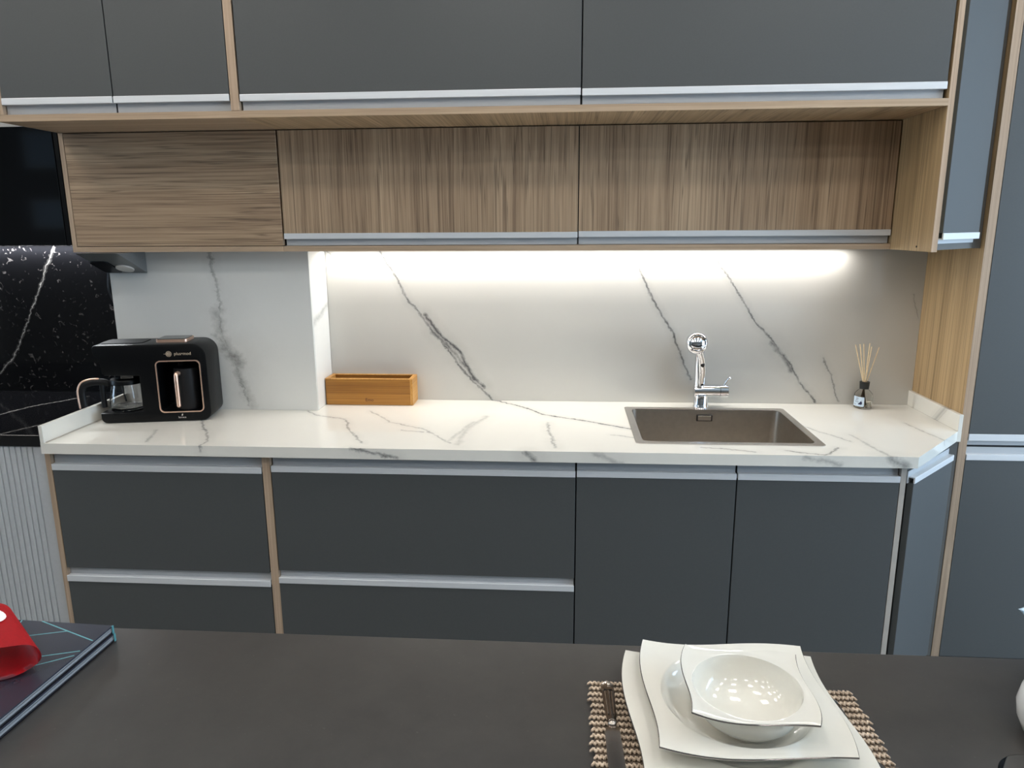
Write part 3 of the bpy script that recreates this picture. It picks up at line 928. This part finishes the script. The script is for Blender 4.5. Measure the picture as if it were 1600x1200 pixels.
# reed diffuser
DX, DY = 2.684, -.046
t = thing('reed_diffuser', 'clear glass reed diffuser with black collar beside the sink', 'diffuser', (DX, DY, .9))
outer = [(0, .9005), (.026, .9005), (.0295, .903), (.0305, .908), (.0305, .945), (.029, .954), (.022, .963), (.0135, .968), (.0125, .972), (.0125, .985)]
inner = [(.0105, .985), (.0105, .971), (.020, .961), (.0268, .952), (.0282, .944), (.0282, .910), (.026, .906), (0, .906)]
link('bottle', lathe(bmesh.new(), outer + inner, 40, (DX, DY, 0)), M['thin_glass'], t, smooth=40, label='clear glass bottle')
link('scent_oil', lathe(bmesh.new(), [(0, .9063), (.0255, .9063), (.0279, .911), (.0279, .925), (0, .925)], 32, (DX, DY, 0)), M['oil'], t, smooth=40)
link('collar', lathe(bmesh.new(), [(.0127, .970), (.0155, .970), (.0170, .992), (.0170, .995), (.0060, .995), (.0055, .990), (.0127, .986)], 28, (DX, DY, 0)), M['cap'], t, smooth=40, label='black collar')
for i, (tx, ty, tz, bx_) in enumerate(((-.043, .004, 1.128, .012), (-.031, -.004, 1.131, .008), (-.014, .006, 1.131, .006), (.004, .0, 1.134, -.006), (.008, -.008, 1.123, -.010), (.038, .002, 1.119, -.018))):
    p0 = Vector((DX + bx_, DY + .004 * (-1) ** i, .909)); p1 = Vector((DX + tx, DY + ty, tz))
    # pass through the collar's middle
    mid = Vector((DX + (tx * .12), DY, .99))
    link('reed', tube(bmesh.new(), [p0, mid, p1], .0017, 7), M['reed'], t, smooth=60)
lab = bmesh.new()
vs = []
for i in range(11):
    a_ = math.radians(-184 + i * 8)
    x_, y_ = DX + .0309 * math.cos(a_), DY + .0309 * math.sin(a_)
    vs.append((lab.verts.new((x_, y_, .909)), lab.verts.new((x_, y_, .944))))
for p, q in zip(vs, vs[1:]):
    lab.faces.new((p[0], q[0], q[1], p[1]))
lb = link('paper_label', lab, M['label_paper'], t, smooth=60, label='pale blue paper label')
def on_label(bm, ang, z):
    a_ = math.radians(ang)
    m = Matrix.Translation((DX + .0312 * math.cos(a_), DY + .0312 * math.sin(a_), z)) @ Matrix.Rotation(a_ + PI / 2, 4, 'Z') @ UPRIGHT
    bmesh.ops.transform(bm, matrix=m, verts=bm.verts)
    return bm
for tx_, an, z_, sz in (('vila', -150, .938, .008), ('blue', -152, .932, .0055), ('flower', -150, .926, .0055)):
    link('label_print', on_label(text_bm(tx_, sz, .0001), an, z_), M['navy'], lb)
bm = bmesh.new()
for cx_, cy_, r_ in ((0, 0, .005), (-.005, -.002, .003), (.001, .004, .0035), (.002, .011, .001), (-.017, -.004, .001), (-.019, -.002, .001)):
    bmesh.ops.create_circle(bm, cap_ends=True, segments=14, radius=r_, matrix=Matrix.Translation((cx_, cy_, 0)))
link('label_motif', on_label(bm, -125, .921), M['navy'], lb)

# ---- coffee maker
CM = thing('coffee_maker', 'black coffee maker with rose gold trim on the marble worktop', 'coffee maker', (.05, -.400, .9), math.radians(10.5))
DP = .150
def arc(cx, cy, r, a0, a1, n=7):
    return [(cx + r * math.cos(math.radians(a0 + (a1 - a0) * i / n)), cy + r * math.sin(math.radians(a0 + (a1 - a0) * i / n))) for i in range(n + 1)]
body = arc(.022, .020, .0185, 180, 270) + arc(.332, .032, .030, 270, 360) + arc(.316, .222, .046, 0, 90, 9) + arc(.012, .256, .012, 95, 190, 5) \
    + [(.002, .236), (.016, .224), (.022, .172), (.030, .166), (.140, .162), (.140, .041), (.134, .037), (.0035, .036)]
bm = prism(bmesh.new(), body, .0, DP, 'xz', .004, 2)
BODY_BM = bm
# recess of the pot bay: a gloss black inset with rose gold frame
fo = rrect(.1965, .3415, .033, .2125, .016, 6)
fi = rrect(.2000, .3380, .0365, .2090, .0135, 6)
link('bay_frame', prism(bmesh.new(), fo, -.0045, .002, 'xz', holes=[fi[::-1]]), M['rose_gold'], CM, world=False, smooth=30, label='rose gold frame')
def cut(bm_a, bm_b):
    """bm_a minus bm_b through a boolean modifier"""
    obs = []
    for b_ in (bm_a, bm_b):
        bmesh.ops.recalc_face_normals(b_, faces=b_.faces)
        me_ = bpy.data.meshes.new('cut'); b_.to_mesh(me_); b_.free()
        ob_ = bpy.data.objects.new('cut', me_); COL.objects.link(ob_); obs.append(ob_)
    md = obs[0].modifiers.new('cut', 'BOOLEAN'); md.operation = 'DIFFERENCE'; md.object = obs[1]; md.solver = 'EXACT'
    dg_ = bpy.context.evaluated_depsgraph_get()
    out = bmesh.new()
    me_ = bpy.data.meshes.new_from_object(obs[0].evaluated_get(dg_))
    out.from_mesh(me_)
    bpy.data.meshes.remove(me_)
    for ob_ in obs:
        m_ = ob_.data
        bpy.data.objects.remove(ob_, do_unlink=True); bpy.data.meshes.remove(m_)
    return out
link('body', cut(BODY_BM, prism(bmesh.new(), fi, -.01, .105, 'xz')), M['black_plastic'], CM, world=False, smooth=35)
link('pot_bay', prism(bmesh.new(), rrect(.2002, .3378, .0367, .2088, .0133, 6), .1035, .1048, 'xz'), M['black_gloss'], CM, world=False, label='gloss black back of the pot bay')
bm = lathe(bmesh.new(), [(0, .0375), (.044, .0375), (.047, .045), (.044, .150), (.041, .180), (.0, .180)], 32, (0, 0, 0))
for v in bm.verts:
    v.co.y *= 1.0
bmesh.ops.translate(bm, verts=bm.verts, vec=(.2790, .0500, 0))
CP = thing('coffee_pot', 'small black coffee pot with rose gold handle inside the coffee maker', 'coffee pot', tuple(CM.location), CM.rotation_euler.z)
link('pot', bm, M['black_soft'], CP, world=False, smooth=40)
bm = bmesh.new()
tube(bm, smooth_path([(.266, .006, .166), (.264, -.008, .168), (.2635, -.014, .155), (.2635, -.014, .10), (.2635, -.014, .062)], 4), [.0075] * 3 + [.0068] * 14, 12)
sphere(bm, (.2635, -.014, .060), .0072, u=12, v=8)
link('handle', bm, M['rose_gold'], CP, world=False, smooth=60, label='rose gold handle')
# lid button on top
bm = prism(bmesh.new(), rrect(.190, .292, .040, .128, .010, 5), .2675, .2775)
ld = link('lid_frame', bm, M['rose_gold'], CM, world=False, smooth=30, label='rose gold lid frame')
link('control_panel', prism(bmesh.new(), rrect(.1935, .2885, .0435, .1245, .008, 5), .2772, .2792), M['black_gloss'], ld, world=False)
link('filter_basket', lathe(bmesh.new(), [(0, .150), (.048, .150), (.053, .170), (.056, .215), (0, .215)], 32, (.083, .070, 0)), M['black_gloss'], CM, world=False, smooth=40)
link('tank_lid', prism(bmesh.new(), rrect(.012, .150, .03, .13, .02, 5), .2675, .2700), M['black_soft'], CM, world=False)
link('warming_plate', lathe(bmesh.new(), [(0, .0362), (.058, .0362), (.060, .0385), (.058, .0405), (0, .0405)], 32, (.073, .070, 0)), M['black_gloss'], CM, world=False, smooth=40)
bm = text_bm('plus•mod', .0145, .0002, 'LEFT', Matrix.Translation((.2600, -.0004, .2345)) @ UPRIGHT)
link('logo_print', bm, M['gold_print'], CM, world=False, label='pale lettering')
bm = bmesh.new()
tube(bm, [(.2430 + .0088 * math.cos(i * PI / 14), -.0004, .2345 + .0088 * math.sin(i * PI / 14)) for i in range(28)], .0006, 6, closed=True)
for r_ in (.0064, .004):
    tube(bm, [(.2430 + r_ * math.cos(i * PI / 14 + r_), -.0004, .2345 + r_ * math.sin(i * PI / 14) * .9) for i in range(28)], .0005, 6, closed=True)
tube(bm, [(.2270, -.0004, .2345), (.2440, -.0004, .2350)], .0006, 6)
for s_ in (-1, 1):
    tube(bm, [(.2375, -.0004, .2345 + s_ * .005), (.2485, -.0004, .2345 - s_ * .004)], .0005, 6)
link('round_emblem', bm, M['gold_print'], CM, world=False)
link('brand_print', text_bm('karaca', .0098, .0002, 'CENTER', Matrix.Translation((.2660, -.0004, .0150)) @ UPRIGHT), M['white_print'], CM, world=False, label='pale lettering')
bm = bmesh.new()
prism(bm, [(.2640, .0205), (.2675, .0205), (.2690, .0245), (.2685, .0275), (.2660, .0265), (.2645, .0240)], -.0004, .0002, 'xz')
link('leaf_emblem', bm, M['white_print'], CM, world=False)

# carafe (lifts out)
CA = thing('glass_carafe', 'glass coffee carafe with black handle on the coffee maker plate', 'carafe', tuple(CM.location), CM.rotation_euler.z)
cc = (.073, .066, .0412)
outer = [(0, 0), (.050, 0), (.058, .006), (.060, .020), (.056, .055), (.050, .080), (.050, .092)]
inner = [(.0482, .092), (.0482, .080), (.0540, .055), (.0580, .020), (.0562, .007), (.049, .0020), (0, .0020)]
link('jug', lathe(bmesh.new(), outer + inner, 40, cc), M['glass'], CA, world=False, smooth=40, label='clear glass jug')
link('jug_lid', lathe(bmesh.new(), [(0, .108), (.030, .108), (.050, .102), (.0525, .097), (.0525, .086), (.0508, .086), (.0508, .0925), (0, .0935)], 36, cc), M['black_plastic'], CA, world=False, smooth=40, label='black lid')
bm = bmesh.new()
hp = smooth_path([(.024, .046, .128), (.006, .044, .136), (-.030, .042, .136), (-.054, .040, .128), (-.064, .040, .108), (-.065, .040, .080), (-.063, .040, .048)], 5)
tube(bm, hp, .0115, 12, sx=.8)
h = link('jug_handle', bm, M['black_soft'], CA, world=False, smooth=60, label='black handle')
link('jug_band', tube(bmesh.new(), [(-.004 + .004 * math.cos(0), .045, z_) for z_ in (.128, .10, .07, .048)], .009, 10), M['black_soft'], CA, world=False, smooth=60, label='black strap down the jug')
hp2 = smooth_path([(-.006, .040, .1475), (-.034, .038, .1475), (-.062, .034, .137), (-.0755, .034, .110), (-.0765, .034, .080), (-.0745, .034, .048)], 5)
link('handle_trim', tube(bmesh.new(), hp2, .0032, 8), M['rose_gold'], h, world=False, smooth=60, label='rose gold strip')

# ================================================================== ISLAND AND ITS TABLE SETTING
t = thing('kitchen_island', 'dark grey quartz topped island in front of the worktop run', 'island', (1.4, -2.08, 0))
link('top', B(-.70, 3.50, -2.545, -1.6200, .862, .900, .0015, 2), M['quartz'], t, label='dark grey quartz slab')
link('body', B(-.66, 3.46, -2.50, -1.66, .08, .8615), M['anthracite'], t)
link('plinth', B(-.62, 3.42, -2.46, -1.70, 0, .08), M['carcass'], t)

# place mat: backing plus rows of knitted stitches
MX0, MX1, MY0, MY1 = 1.648, 2.018, -2.03, -1.722
t = thing('place_mat', 'knitted beige place mat under the stacked plates', 'place mat', (1.833, -1.875, .9))
link('backing', prism(bmesh.new(), rrect(MX0 + .004, MX1 - .004, MY0 + .004, MY1 - .004, .006, 3), .9003, .9030), M['knit_dark'], t)
# one stitch: a leaning drop shape, 2 per column, repeated in rows
sv, sf = [], []
base = bmesh.new()
bmesh.ops.create_icosphere(base, subdivisions=1, radius=1)
bv = [v.co.copy() for v in base.verts]
bf = [[v.index for v in f.verts] for f in base.faces]
base.free()
rows = 25
rp = (MY1 - MY0) / rows
cw = .0060
ncol = int((MX1 - MX0) / cw)
for r_ in range(rows):
    yc = MY1 - (r_ + .5) * rp
    wob = .0022 * math.sin(r_ * 1.7) + random.uniform(-.001, .001)
    wl = .0015 * math.sin(r_ * .9)
    for c_ in range(ncol):
        xc = MX0 + (c_ + .5) * cw + wob
        for s_ in (-1, 1):
            ang = s_ * .62 + random.uniform(-.1, .1)
            ca, sa = math.cos(ang), math.sin(ang)
            off = len(sv)
            jz = random.uniform(-.0004, .0004)
            for p in bv:
                x_, y_, z_ = p.x * .0019, p.y * .0058, p.z * .0023
                sv.append((xc + s_ * .0015 + x_ * ca - y_ * sa, yc + wl * .3 + x_ * sa + y_ * ca, .9052 + z_ + jz))
            sf += [[q + off for q in f] for f in bf]
me = bpy.data.meshes.new('stitches')
me.from_pydata([tuple(Vector(v) - ORG[t.name]) for v in sv], [], sf)
for p in me.polygons:
    p.use_smooth = True
me.materials.append(M['knit'])
o = bpy.data.objects.new('stitches', me)
COL.objects.link(o)
o.parent = t
o['kind'] = 'stuff'

def swirl(side, amp, n=24, rc=.004):
    """square outline whose edges swell near one corner and pinch near the next"""
    h = side / 2
    cs = [Vector((-h, h)), Vector((-h, -h)), Vector((h, -h)), Vector((h, h))]
    out = []
    for i in range(4):
        a, b = cs[i], cs[(i + 1) % 4]
        d = (b - a).normalized()
        nrm = Vector((d.y, -d.x))
        if nrm.dot((a + b) / 2) < 0:
            nrm = -nrm
        for k in range(n):
            s_ = k / n
            off = amp * math.sin(PI * s_) * (1.35 - 2.0 * s_)
            out.append(a + (b - a) * s_ + nrm * off)
    return out

def plate(name, label, cat, loc, rot, side, amp, well_r, rim_z, floor_z, foot_z, foot_r, lift, deep=False, base_r=None):
    """dish: swirl rim, round well; z values measured from its own base"""
    t = thing(name, label, cat, loc, rot)
    ol = swirl(side, amp)
    N = len(ol)
    bm = bmesh.new()
    ang = [math.atan2(p.y, p.x) for p in ol]
    h = side / 2
    def circ(r, z):
        return [Vector((r * math.cos(a), r * math.sin(a), z)) for a in ang]
    def rim(f, dz, cr):
        res = []
        for p, a in zip(ol, ang):
            q = Vector((well_r * math.cos(a), well_r * math.sin(a)))
            w = q.lerp(p, f)
            c = max(0, (p.length - h * 1.02) / (h * .40))
            res.append(Vector((w.x, w.y, rim_z + dz + lift * f * f * (.25 + cr * c))))
        return res
    br = base_r or well_r * .62
    rings = []
    if deep:
        for f_ in (.0, .35, .6, .8, .93, 1.0):
            rr = br * .5 + (well_r - br * .5) * math.sin(f_ * PI / 2) ** .9
            zz = floor_z + (rim_z - floor_z) * (1 - math.cos(f_ * PI / 2)) ** 1.15
            rings.append(circ(rr, zz))
    else:
        rings += [circ(br, floor_z), circ(br + (well_r - br) * .55, floor_z + (rim_z - floor_z) * .22), circ(br + (well_r - br) * .85, floor_z + (rim_z - floor_z) * .66), circ(well_r, rim_z)]
    rings += [rim(.08, .0006, 1), rim(.4, .0002, 1), rim(.75, 0, 1), rim(1.0, 0, 1)]
    edge = rings[-1]
    th = .0032
    rings += [[p + Vector((0, 0, -th)) for p in rim(.985, 0, 1)], [p + Vector((0, 0, -th)) for p in rim(.5, 0, 1)]]
    wr = well_r + .002
    if deep:
        for f_ in (.97, .85, .65, .45):
            rr = br * .5 + (wr - br * .5) * math.sin(f_ * PI / 2) ** .9
            rings.append(circ(rr, floor_z - th + (rim_z - floor_z) * (1 - math.cos(f_ * PI / 2)) ** 1.15))
    else:
        rings += [circ(wr, rim_z - th * 1.3), circ(br + (wr - br) * .6, floor_z - th + (rim_z - floor_z) * .2)]
    rings += [circ(foot_r, max(floor_z - th, .002)), circ(foot_r, 0), circ(foot_r - .003, 0), circ(foot_r - .0035, max(floor_z - th, .0015))]
    vr = [[bm.verts.new(p) for p in rg] for rg in rings]
    for a_, b_ in zip(vr, vr[1:]):
        for i in range(N):
            bm.faces.new((a_[i], a_[(i + 1) % N], b_[(i + 1) % N], b_[i]))
    bm.faces.new(vr[0][::-1])
    bm.faces.new(vr[-1])
    o = link('dish', bm, M['porcelain'], t, world=False, smooth=50)
    link('rim_band', tube(bmesh.new(), [p + Vector((0, 0, -th * .45)) for p in edge], .0010, 6, closed=True), M['platinum'], t, world=False, smooth=60, label='thin platinum rim band')
    return t
plate('dinner_plate', 'flat white square dinner plate with wavy platinum rim, lowest of the stack', 'plate', (1.838, -1.815, .9076), 0, .268, .017, .092, .0150, .0048, 0, .075, .006)
plate('soup_plate', 'deep white square plate with wavy platinum rim, under the bowl', 'plate', (1.840, -1.795, .9126), math.radians(-1), .226, .014, .098, .0280, .0050, 0, .062, .006)
plate('bowl', 'white wavy-rimmed porcelain bowl on top of the stacked plates', 'bowl', (1.846, -1.814, .9178), math.radians(-6), .146, .012, .068, .0520, .0055, 0, .030, .005, deep=True)

def flat_shape(bm, path, widths, z, th):
    """flat tapering bar along path (x, y) with half widths"""
    up, lo = [], []
    P = [Vector((*p, 0)) for p in path]
    for i, p in enumerate(P):
        d = (P[min(i + 1, len(P) - 1)] - P[max(i - 1, 0)]).normalized()
        nn = Vector((-d.y, d.x, 0)) * widths[i]
        zz = z[i] if isinstance(z, (list, tuple)) else z
        up.append((bm.verts.new(p + nn + Vector((0, 0, zz))), bm.verts.new(p + Vector((0, 0, zz + th))), bm.verts.new(p - nn + Vector((0, 0, zz)))))
        lo.append(bm.verts.new(p + Vector((0, 0, zz - th * .6))))
    for i in range(len(P) - 1):
        a, b = up[i], up[i + 1]
        bm.faces.new((a[0], a[1], b[1], b[0])); bm.faces.new((a[1], a[2], b[2], b[1]))
        bm.faces.new((a[0], b[0], lo[i + 1], lo[i])); bm.faces.new((a[2], lo[i], lo[i + 1], b[2]))
    bm.faces.new((up[0][0], lo[0], up[0][2], up[0][1]))
    bm.faces.new((up[-1][0], up[-1][1], up[-1][2], lo[-1]))
    return bm
def cutlery(name, label, head, loc, rot):
    """lies along -y: handle end at the origin, head towards -y"""
    t = thing(name, label, 'cutlery', loc, rot)
    bm = bmesh.new()
    flat_shape(bm, [(0, .0), (0, -.004), (0, -.010), (0, -.040), (0, -.075), (0, -.082)], [.0055, .0082, .0088, .0082, .0066, .0058], .0032, .0036)
    for s_ in (-1, 0, 1):
        tube(bm, [(s_ * .0040, -.024, .0058), (s_ * .0034, -.072, .0058)], .0011, 6)
    link('handle', bm, M['cutlery'], t, world=False, smooth=35, label='ribbed steel handle')
    link('handle_cap', prism(bmesh.new(), rrect(-.0072, .0072, -.0205, -.0160, .0018, 3), .0040, .0072), M['cutlery'], t, world=False)
    link('collar', sphere(bmesh.new(), (0, -.088, .0046), .0062, .0068, .0045), M['cutlery'], t, world=False, smooth=60)
    bm = bmesh.new()
    if head == 'knife':
        flat_shape(bm, [(0, -.092), (0, -.098), (-.001, -.104), (-.0012, -.16), (-.001, -.205), (.003, -.222), (.006, -.230)], [.0050, .0088, .0098, .0105, .0098, .0055, .001], .0036, .0010)
        link('blade', bm, M['cutlery'], t, world=False, smooth=35)
    else:
        flat_shape(bm, [(0, -.092), (0, -.105), (0, -.120), (0, -.130), (0, -.140), (0, -.150)], [.0042, .0036, .0050, .0100, .0122, .0126], [.0042, .0060, .0078, .0078, .0064, .0052], .0014)
        link('fork_head', bm, M['cutlery'], t, world=False, smooth=50)
        for x_ in (-.0108, -.0036, .0036, .0108):
            bm = bmesh.new()
            flat_shape(bm, [(x_, -.148), (x_, -.170), (x_ * .98, -.190), (x_ * .96, -.196)], [.0019, .0019, .0013, .0003], [.0056, .0040, .0052, .0062], .0010)
            link('tine', bm, M['cutlery'], t, world=False, smooth=50)
    return t
cutlery('table_knife', 'polished steel table knife with ribbed handle on the place mat', 'knife', (1.6735, -1.7330, .9074), math.radians(1.5))
cutlery('table_fork', 'polished steel fork with ribbed handle tucked beside the plates', 'fork', (1.9760, -1.7510, .9074), math.radians(3))

# ---- catalogues with red pennant
def catalogue(name, label, z0, dx, dy):
    t = thing(name, label, 'book', (.895 + dx, -1.6575 + dy, z0), math.radians(-2.6))
    w, d = .36, .30
    link('back_cover', B(-w, 0, -d, 0, 0, .0025, .0006), M['cover_edge'], t, world=False)
    bm = bmesh.new()
    box(bm, -w, -.0025, -d + .003, -.003, .0026, .0062); box(bm, -w, -.0030, -d + .003, -.003, .0070, .0108)
    link('page_block', bm, M['page'], t, world=False, label='silver grey page edges')
    link('page_gap', B(-w, -.0040, -d + .004, -.004, .0062, .0070), M['cover_edge'], t, world=False)
    fc = link('front_cover', B(-w, 0, -d, 0, .0109, .0134, .0006), M['cover'], t, world=False)
    return t, fc
b1, f1 = catalogue('catalogue', 'lower dark hardback catalogue of the pair on the island', .9004, 0.0, 0.0)
b2, f2 = catalogue('catalogue', 'upper dark hardback catalogue with teal lines under the red pennant', .9142, -.001, -.0005)
bm = bmesh.new()
lines = [((-.1227, -.0005), (-.0025, -.0443)), ((-.1328, -.0493), (-.0613, -.0234)), ((-.0778, -.1014), (-.003, -.0719)), ((-.058, -.1246), (-.0035, -.0836)), ((-.1442, -.036), (-.158, -.0005)), ((-.1835, -.0099), (-.1689, -.0005))]
for a_, b_ in lines:
    d_ = Vector((b_[0] - a_[0], b_[1] - a_[1], 0)).normalized()
    n_ = Vector((-d_.y, d_.x, 0)) * .0011
    q = [Vector((*a_, .01345)) + n_, Vector((*a_, .01345)) - n_, Vector((*b_, .01345)) - n_, Vector((*b_, .01345)) + n_]
    bm.faces.new([bm.verts.new(p) for p in q])
link('teal_lines', bm, M['cyan'], f2, world=False, label='teal foil lines')
link('spine_strip', B(-.0008, .0006, -.0035, .0004, .0003, .0134), M['cyan'], b2, world=False, label='teal corner strip')
link('spine_strip', B(-.0008, .0006, -.0035, .0004, .0003, .0134), M['cyan'], b1, world=False, label='teal corner strip')

# red pennant: a cloth tongue folded over on itself, open end towards the camera
t = thing('red_pennant', 'red cloth pennant folded over on the catalogues', 'pennant', (.84, -1.80, .9282))
prof = smooth_path([(-.20, 0, .0525), (-.10, 0, .0535), (-.03, 0, .0525), (.004, 0, .050), (.022, 0, .043), (.031, 0, .031), (.028, 0, .018), (.010, 0, .006), (-.02, 0, .0016), (-.08, 0, .0012), (-.20, 0, .0012)], 5)
bm = bmesh.new()
cols = 10
grid = []
for j in range(cols + 1):
    s_ = j / cols
    row = []
    for p in prof:
        lag = .028 * math.exp(-((p.x - .031) / .03) ** 2)          # the fold reaches further back at its bend
        row.append(bm.verts.new((p.x - s_ * .118, -.012 + lag + s_ * .097 + .12 * min(0, p.x + .02) * .2, p.z * (1 + .14 * s_))))
    grid.append(row)
for a_, b_ in zip(grid, grid[1:]):
    for i in range(len(prof) - 1):
        bm.faces.new((a_[i], a_[i + 1], b_[i + 1], b_[i]))
bmesh.ops.solidify(bm, geom=bm.faces, thickness=.0012)
link('cloth', bm, M['red'], t, world=False, smooth=60)
bm = bmesh.new()
top = [p for p in prof if p.z > .030]
def on_cloth(u_, s_):           # u_ = x along the folded profile, s_ = 0 at the open front edge, 1 at the back
    for a_, b_ in zip(top, top[1:]):
        if a_.x <= u_ <= b_.x:
            z_ = a_.z + (b_.z - a_.z) * (u_ - a_.x) / (b_.x - a_.x)
            break
    lag = .028 * math.exp(-((u_ - .031) / .03) ** 2)
    return (u_ - s_ * .118 + .0006, -.012 + lag + s_ * .097 + .12 * min(0, u_ + .02) * .2 - .0006, z_ * (1 + .14 * s_) + .0016)
vs = []
for i in range(15):
    a_ = math.radians(70 - i * 200 / 14)
    w_ = .0045 * math.sin(PI * i / 14) ** .7 + .0002
    vs.append([bm.verts.new(on_cloth(-.006 + (.017 + k_ * w_) * math.cos(a_), .70 + (.17 + k_ * w_ * 10) * math.sin(a_))) for k_ in (-1, 1)])
for p, q in zip(vs, vs[1:]):
    bm.faces.new((p[0], p[1], q[1], q[0]))
link('white_crescent', bm, M['white_cloth'], t, world=False, label='white crescent printed on the cloth')

# ---- glassware at the right edge of the frame
t = thing('glass_jug', 'pale blue glass jug with a spout at the far right end of the island top', 'jug', (2.325, -1.70, .9))
o_ = [(0, .0006), (.045, .0006), (.049, .004), (.052, .04), (.047, .09), (.050, .118), (.051, .122)]
i_ = [(.0485, .122), (.0475, .117), (.0445, .09), (.0490, .04), (.045, .008), (0, .008)]
bm = lathe(bmesh.new(), o_ + i_, 48, (0, 0, 0))
for v in bm.verts:          # pull the spout out towards the plates
    a_ = abs(math.atan2(v.co.y, -v.co.x))
    if a_ < .7 and v.co.z > .07:
        k_ = (1 - a_ / .7) ** 1.5 * ((v.co.z - .07) / .052) ** 1.6
        v.co.x -= .037 * k_
        v.co.z += .004 * k_
link('jug_body', bm, M['glass_blue'], t, world=False, smooth=60)
link('jug_handle', tube(bmesh.new(), smooth_path([(.046, 0, .105), (.078, 0, .108), (.088, 0, .08), (.076, 0, .045), (.049, 0, .032)], 6), .006, 12), M['glass_blue'], t, world=False, smooth=60)
t = thing('sugar_pot', 'round white ceramic pot at the right edge of the island', 'pot', (2.247, -1.805, .9))
link('pot_body', lathe(bmesh.new(), [(0, .0005), (.034, .0005), (.043, .006), (.051, .024), (.0535, .042), (.050, .062), (.042, .075), (.040, .075), (.047, .061), (.0505, .042), (.048, .025), (.040, .009), (0, .007)], 44), M['soft_white'], t, world=False, smooth=50)
link('pot_lid', lathe(bmesh.new(), [(0, .076), (.0425, .0755), (.041, .079), (.024, .085), (.008, .088), (.006, .092), (.009, .097), (.007, .102), (0, .103)], 40), M['soft_white'], t, world=False, smooth=50)
t = thing('tumbler', 'clear glass tumbler at the right of the place mat', 'glass', (2.092, -1.995, .9))
link('glass_body', lathe(bmesh.new(), [(0, .0006), (.028, .0006), (.030, .003), (.0345, .06), (.0370, .098), (.0360, .0995), (.0350, .098), (.0325, .06), (.0280, .010), (0, .010)], 44), M['thin_glass'], t, world=False, smooth=50)
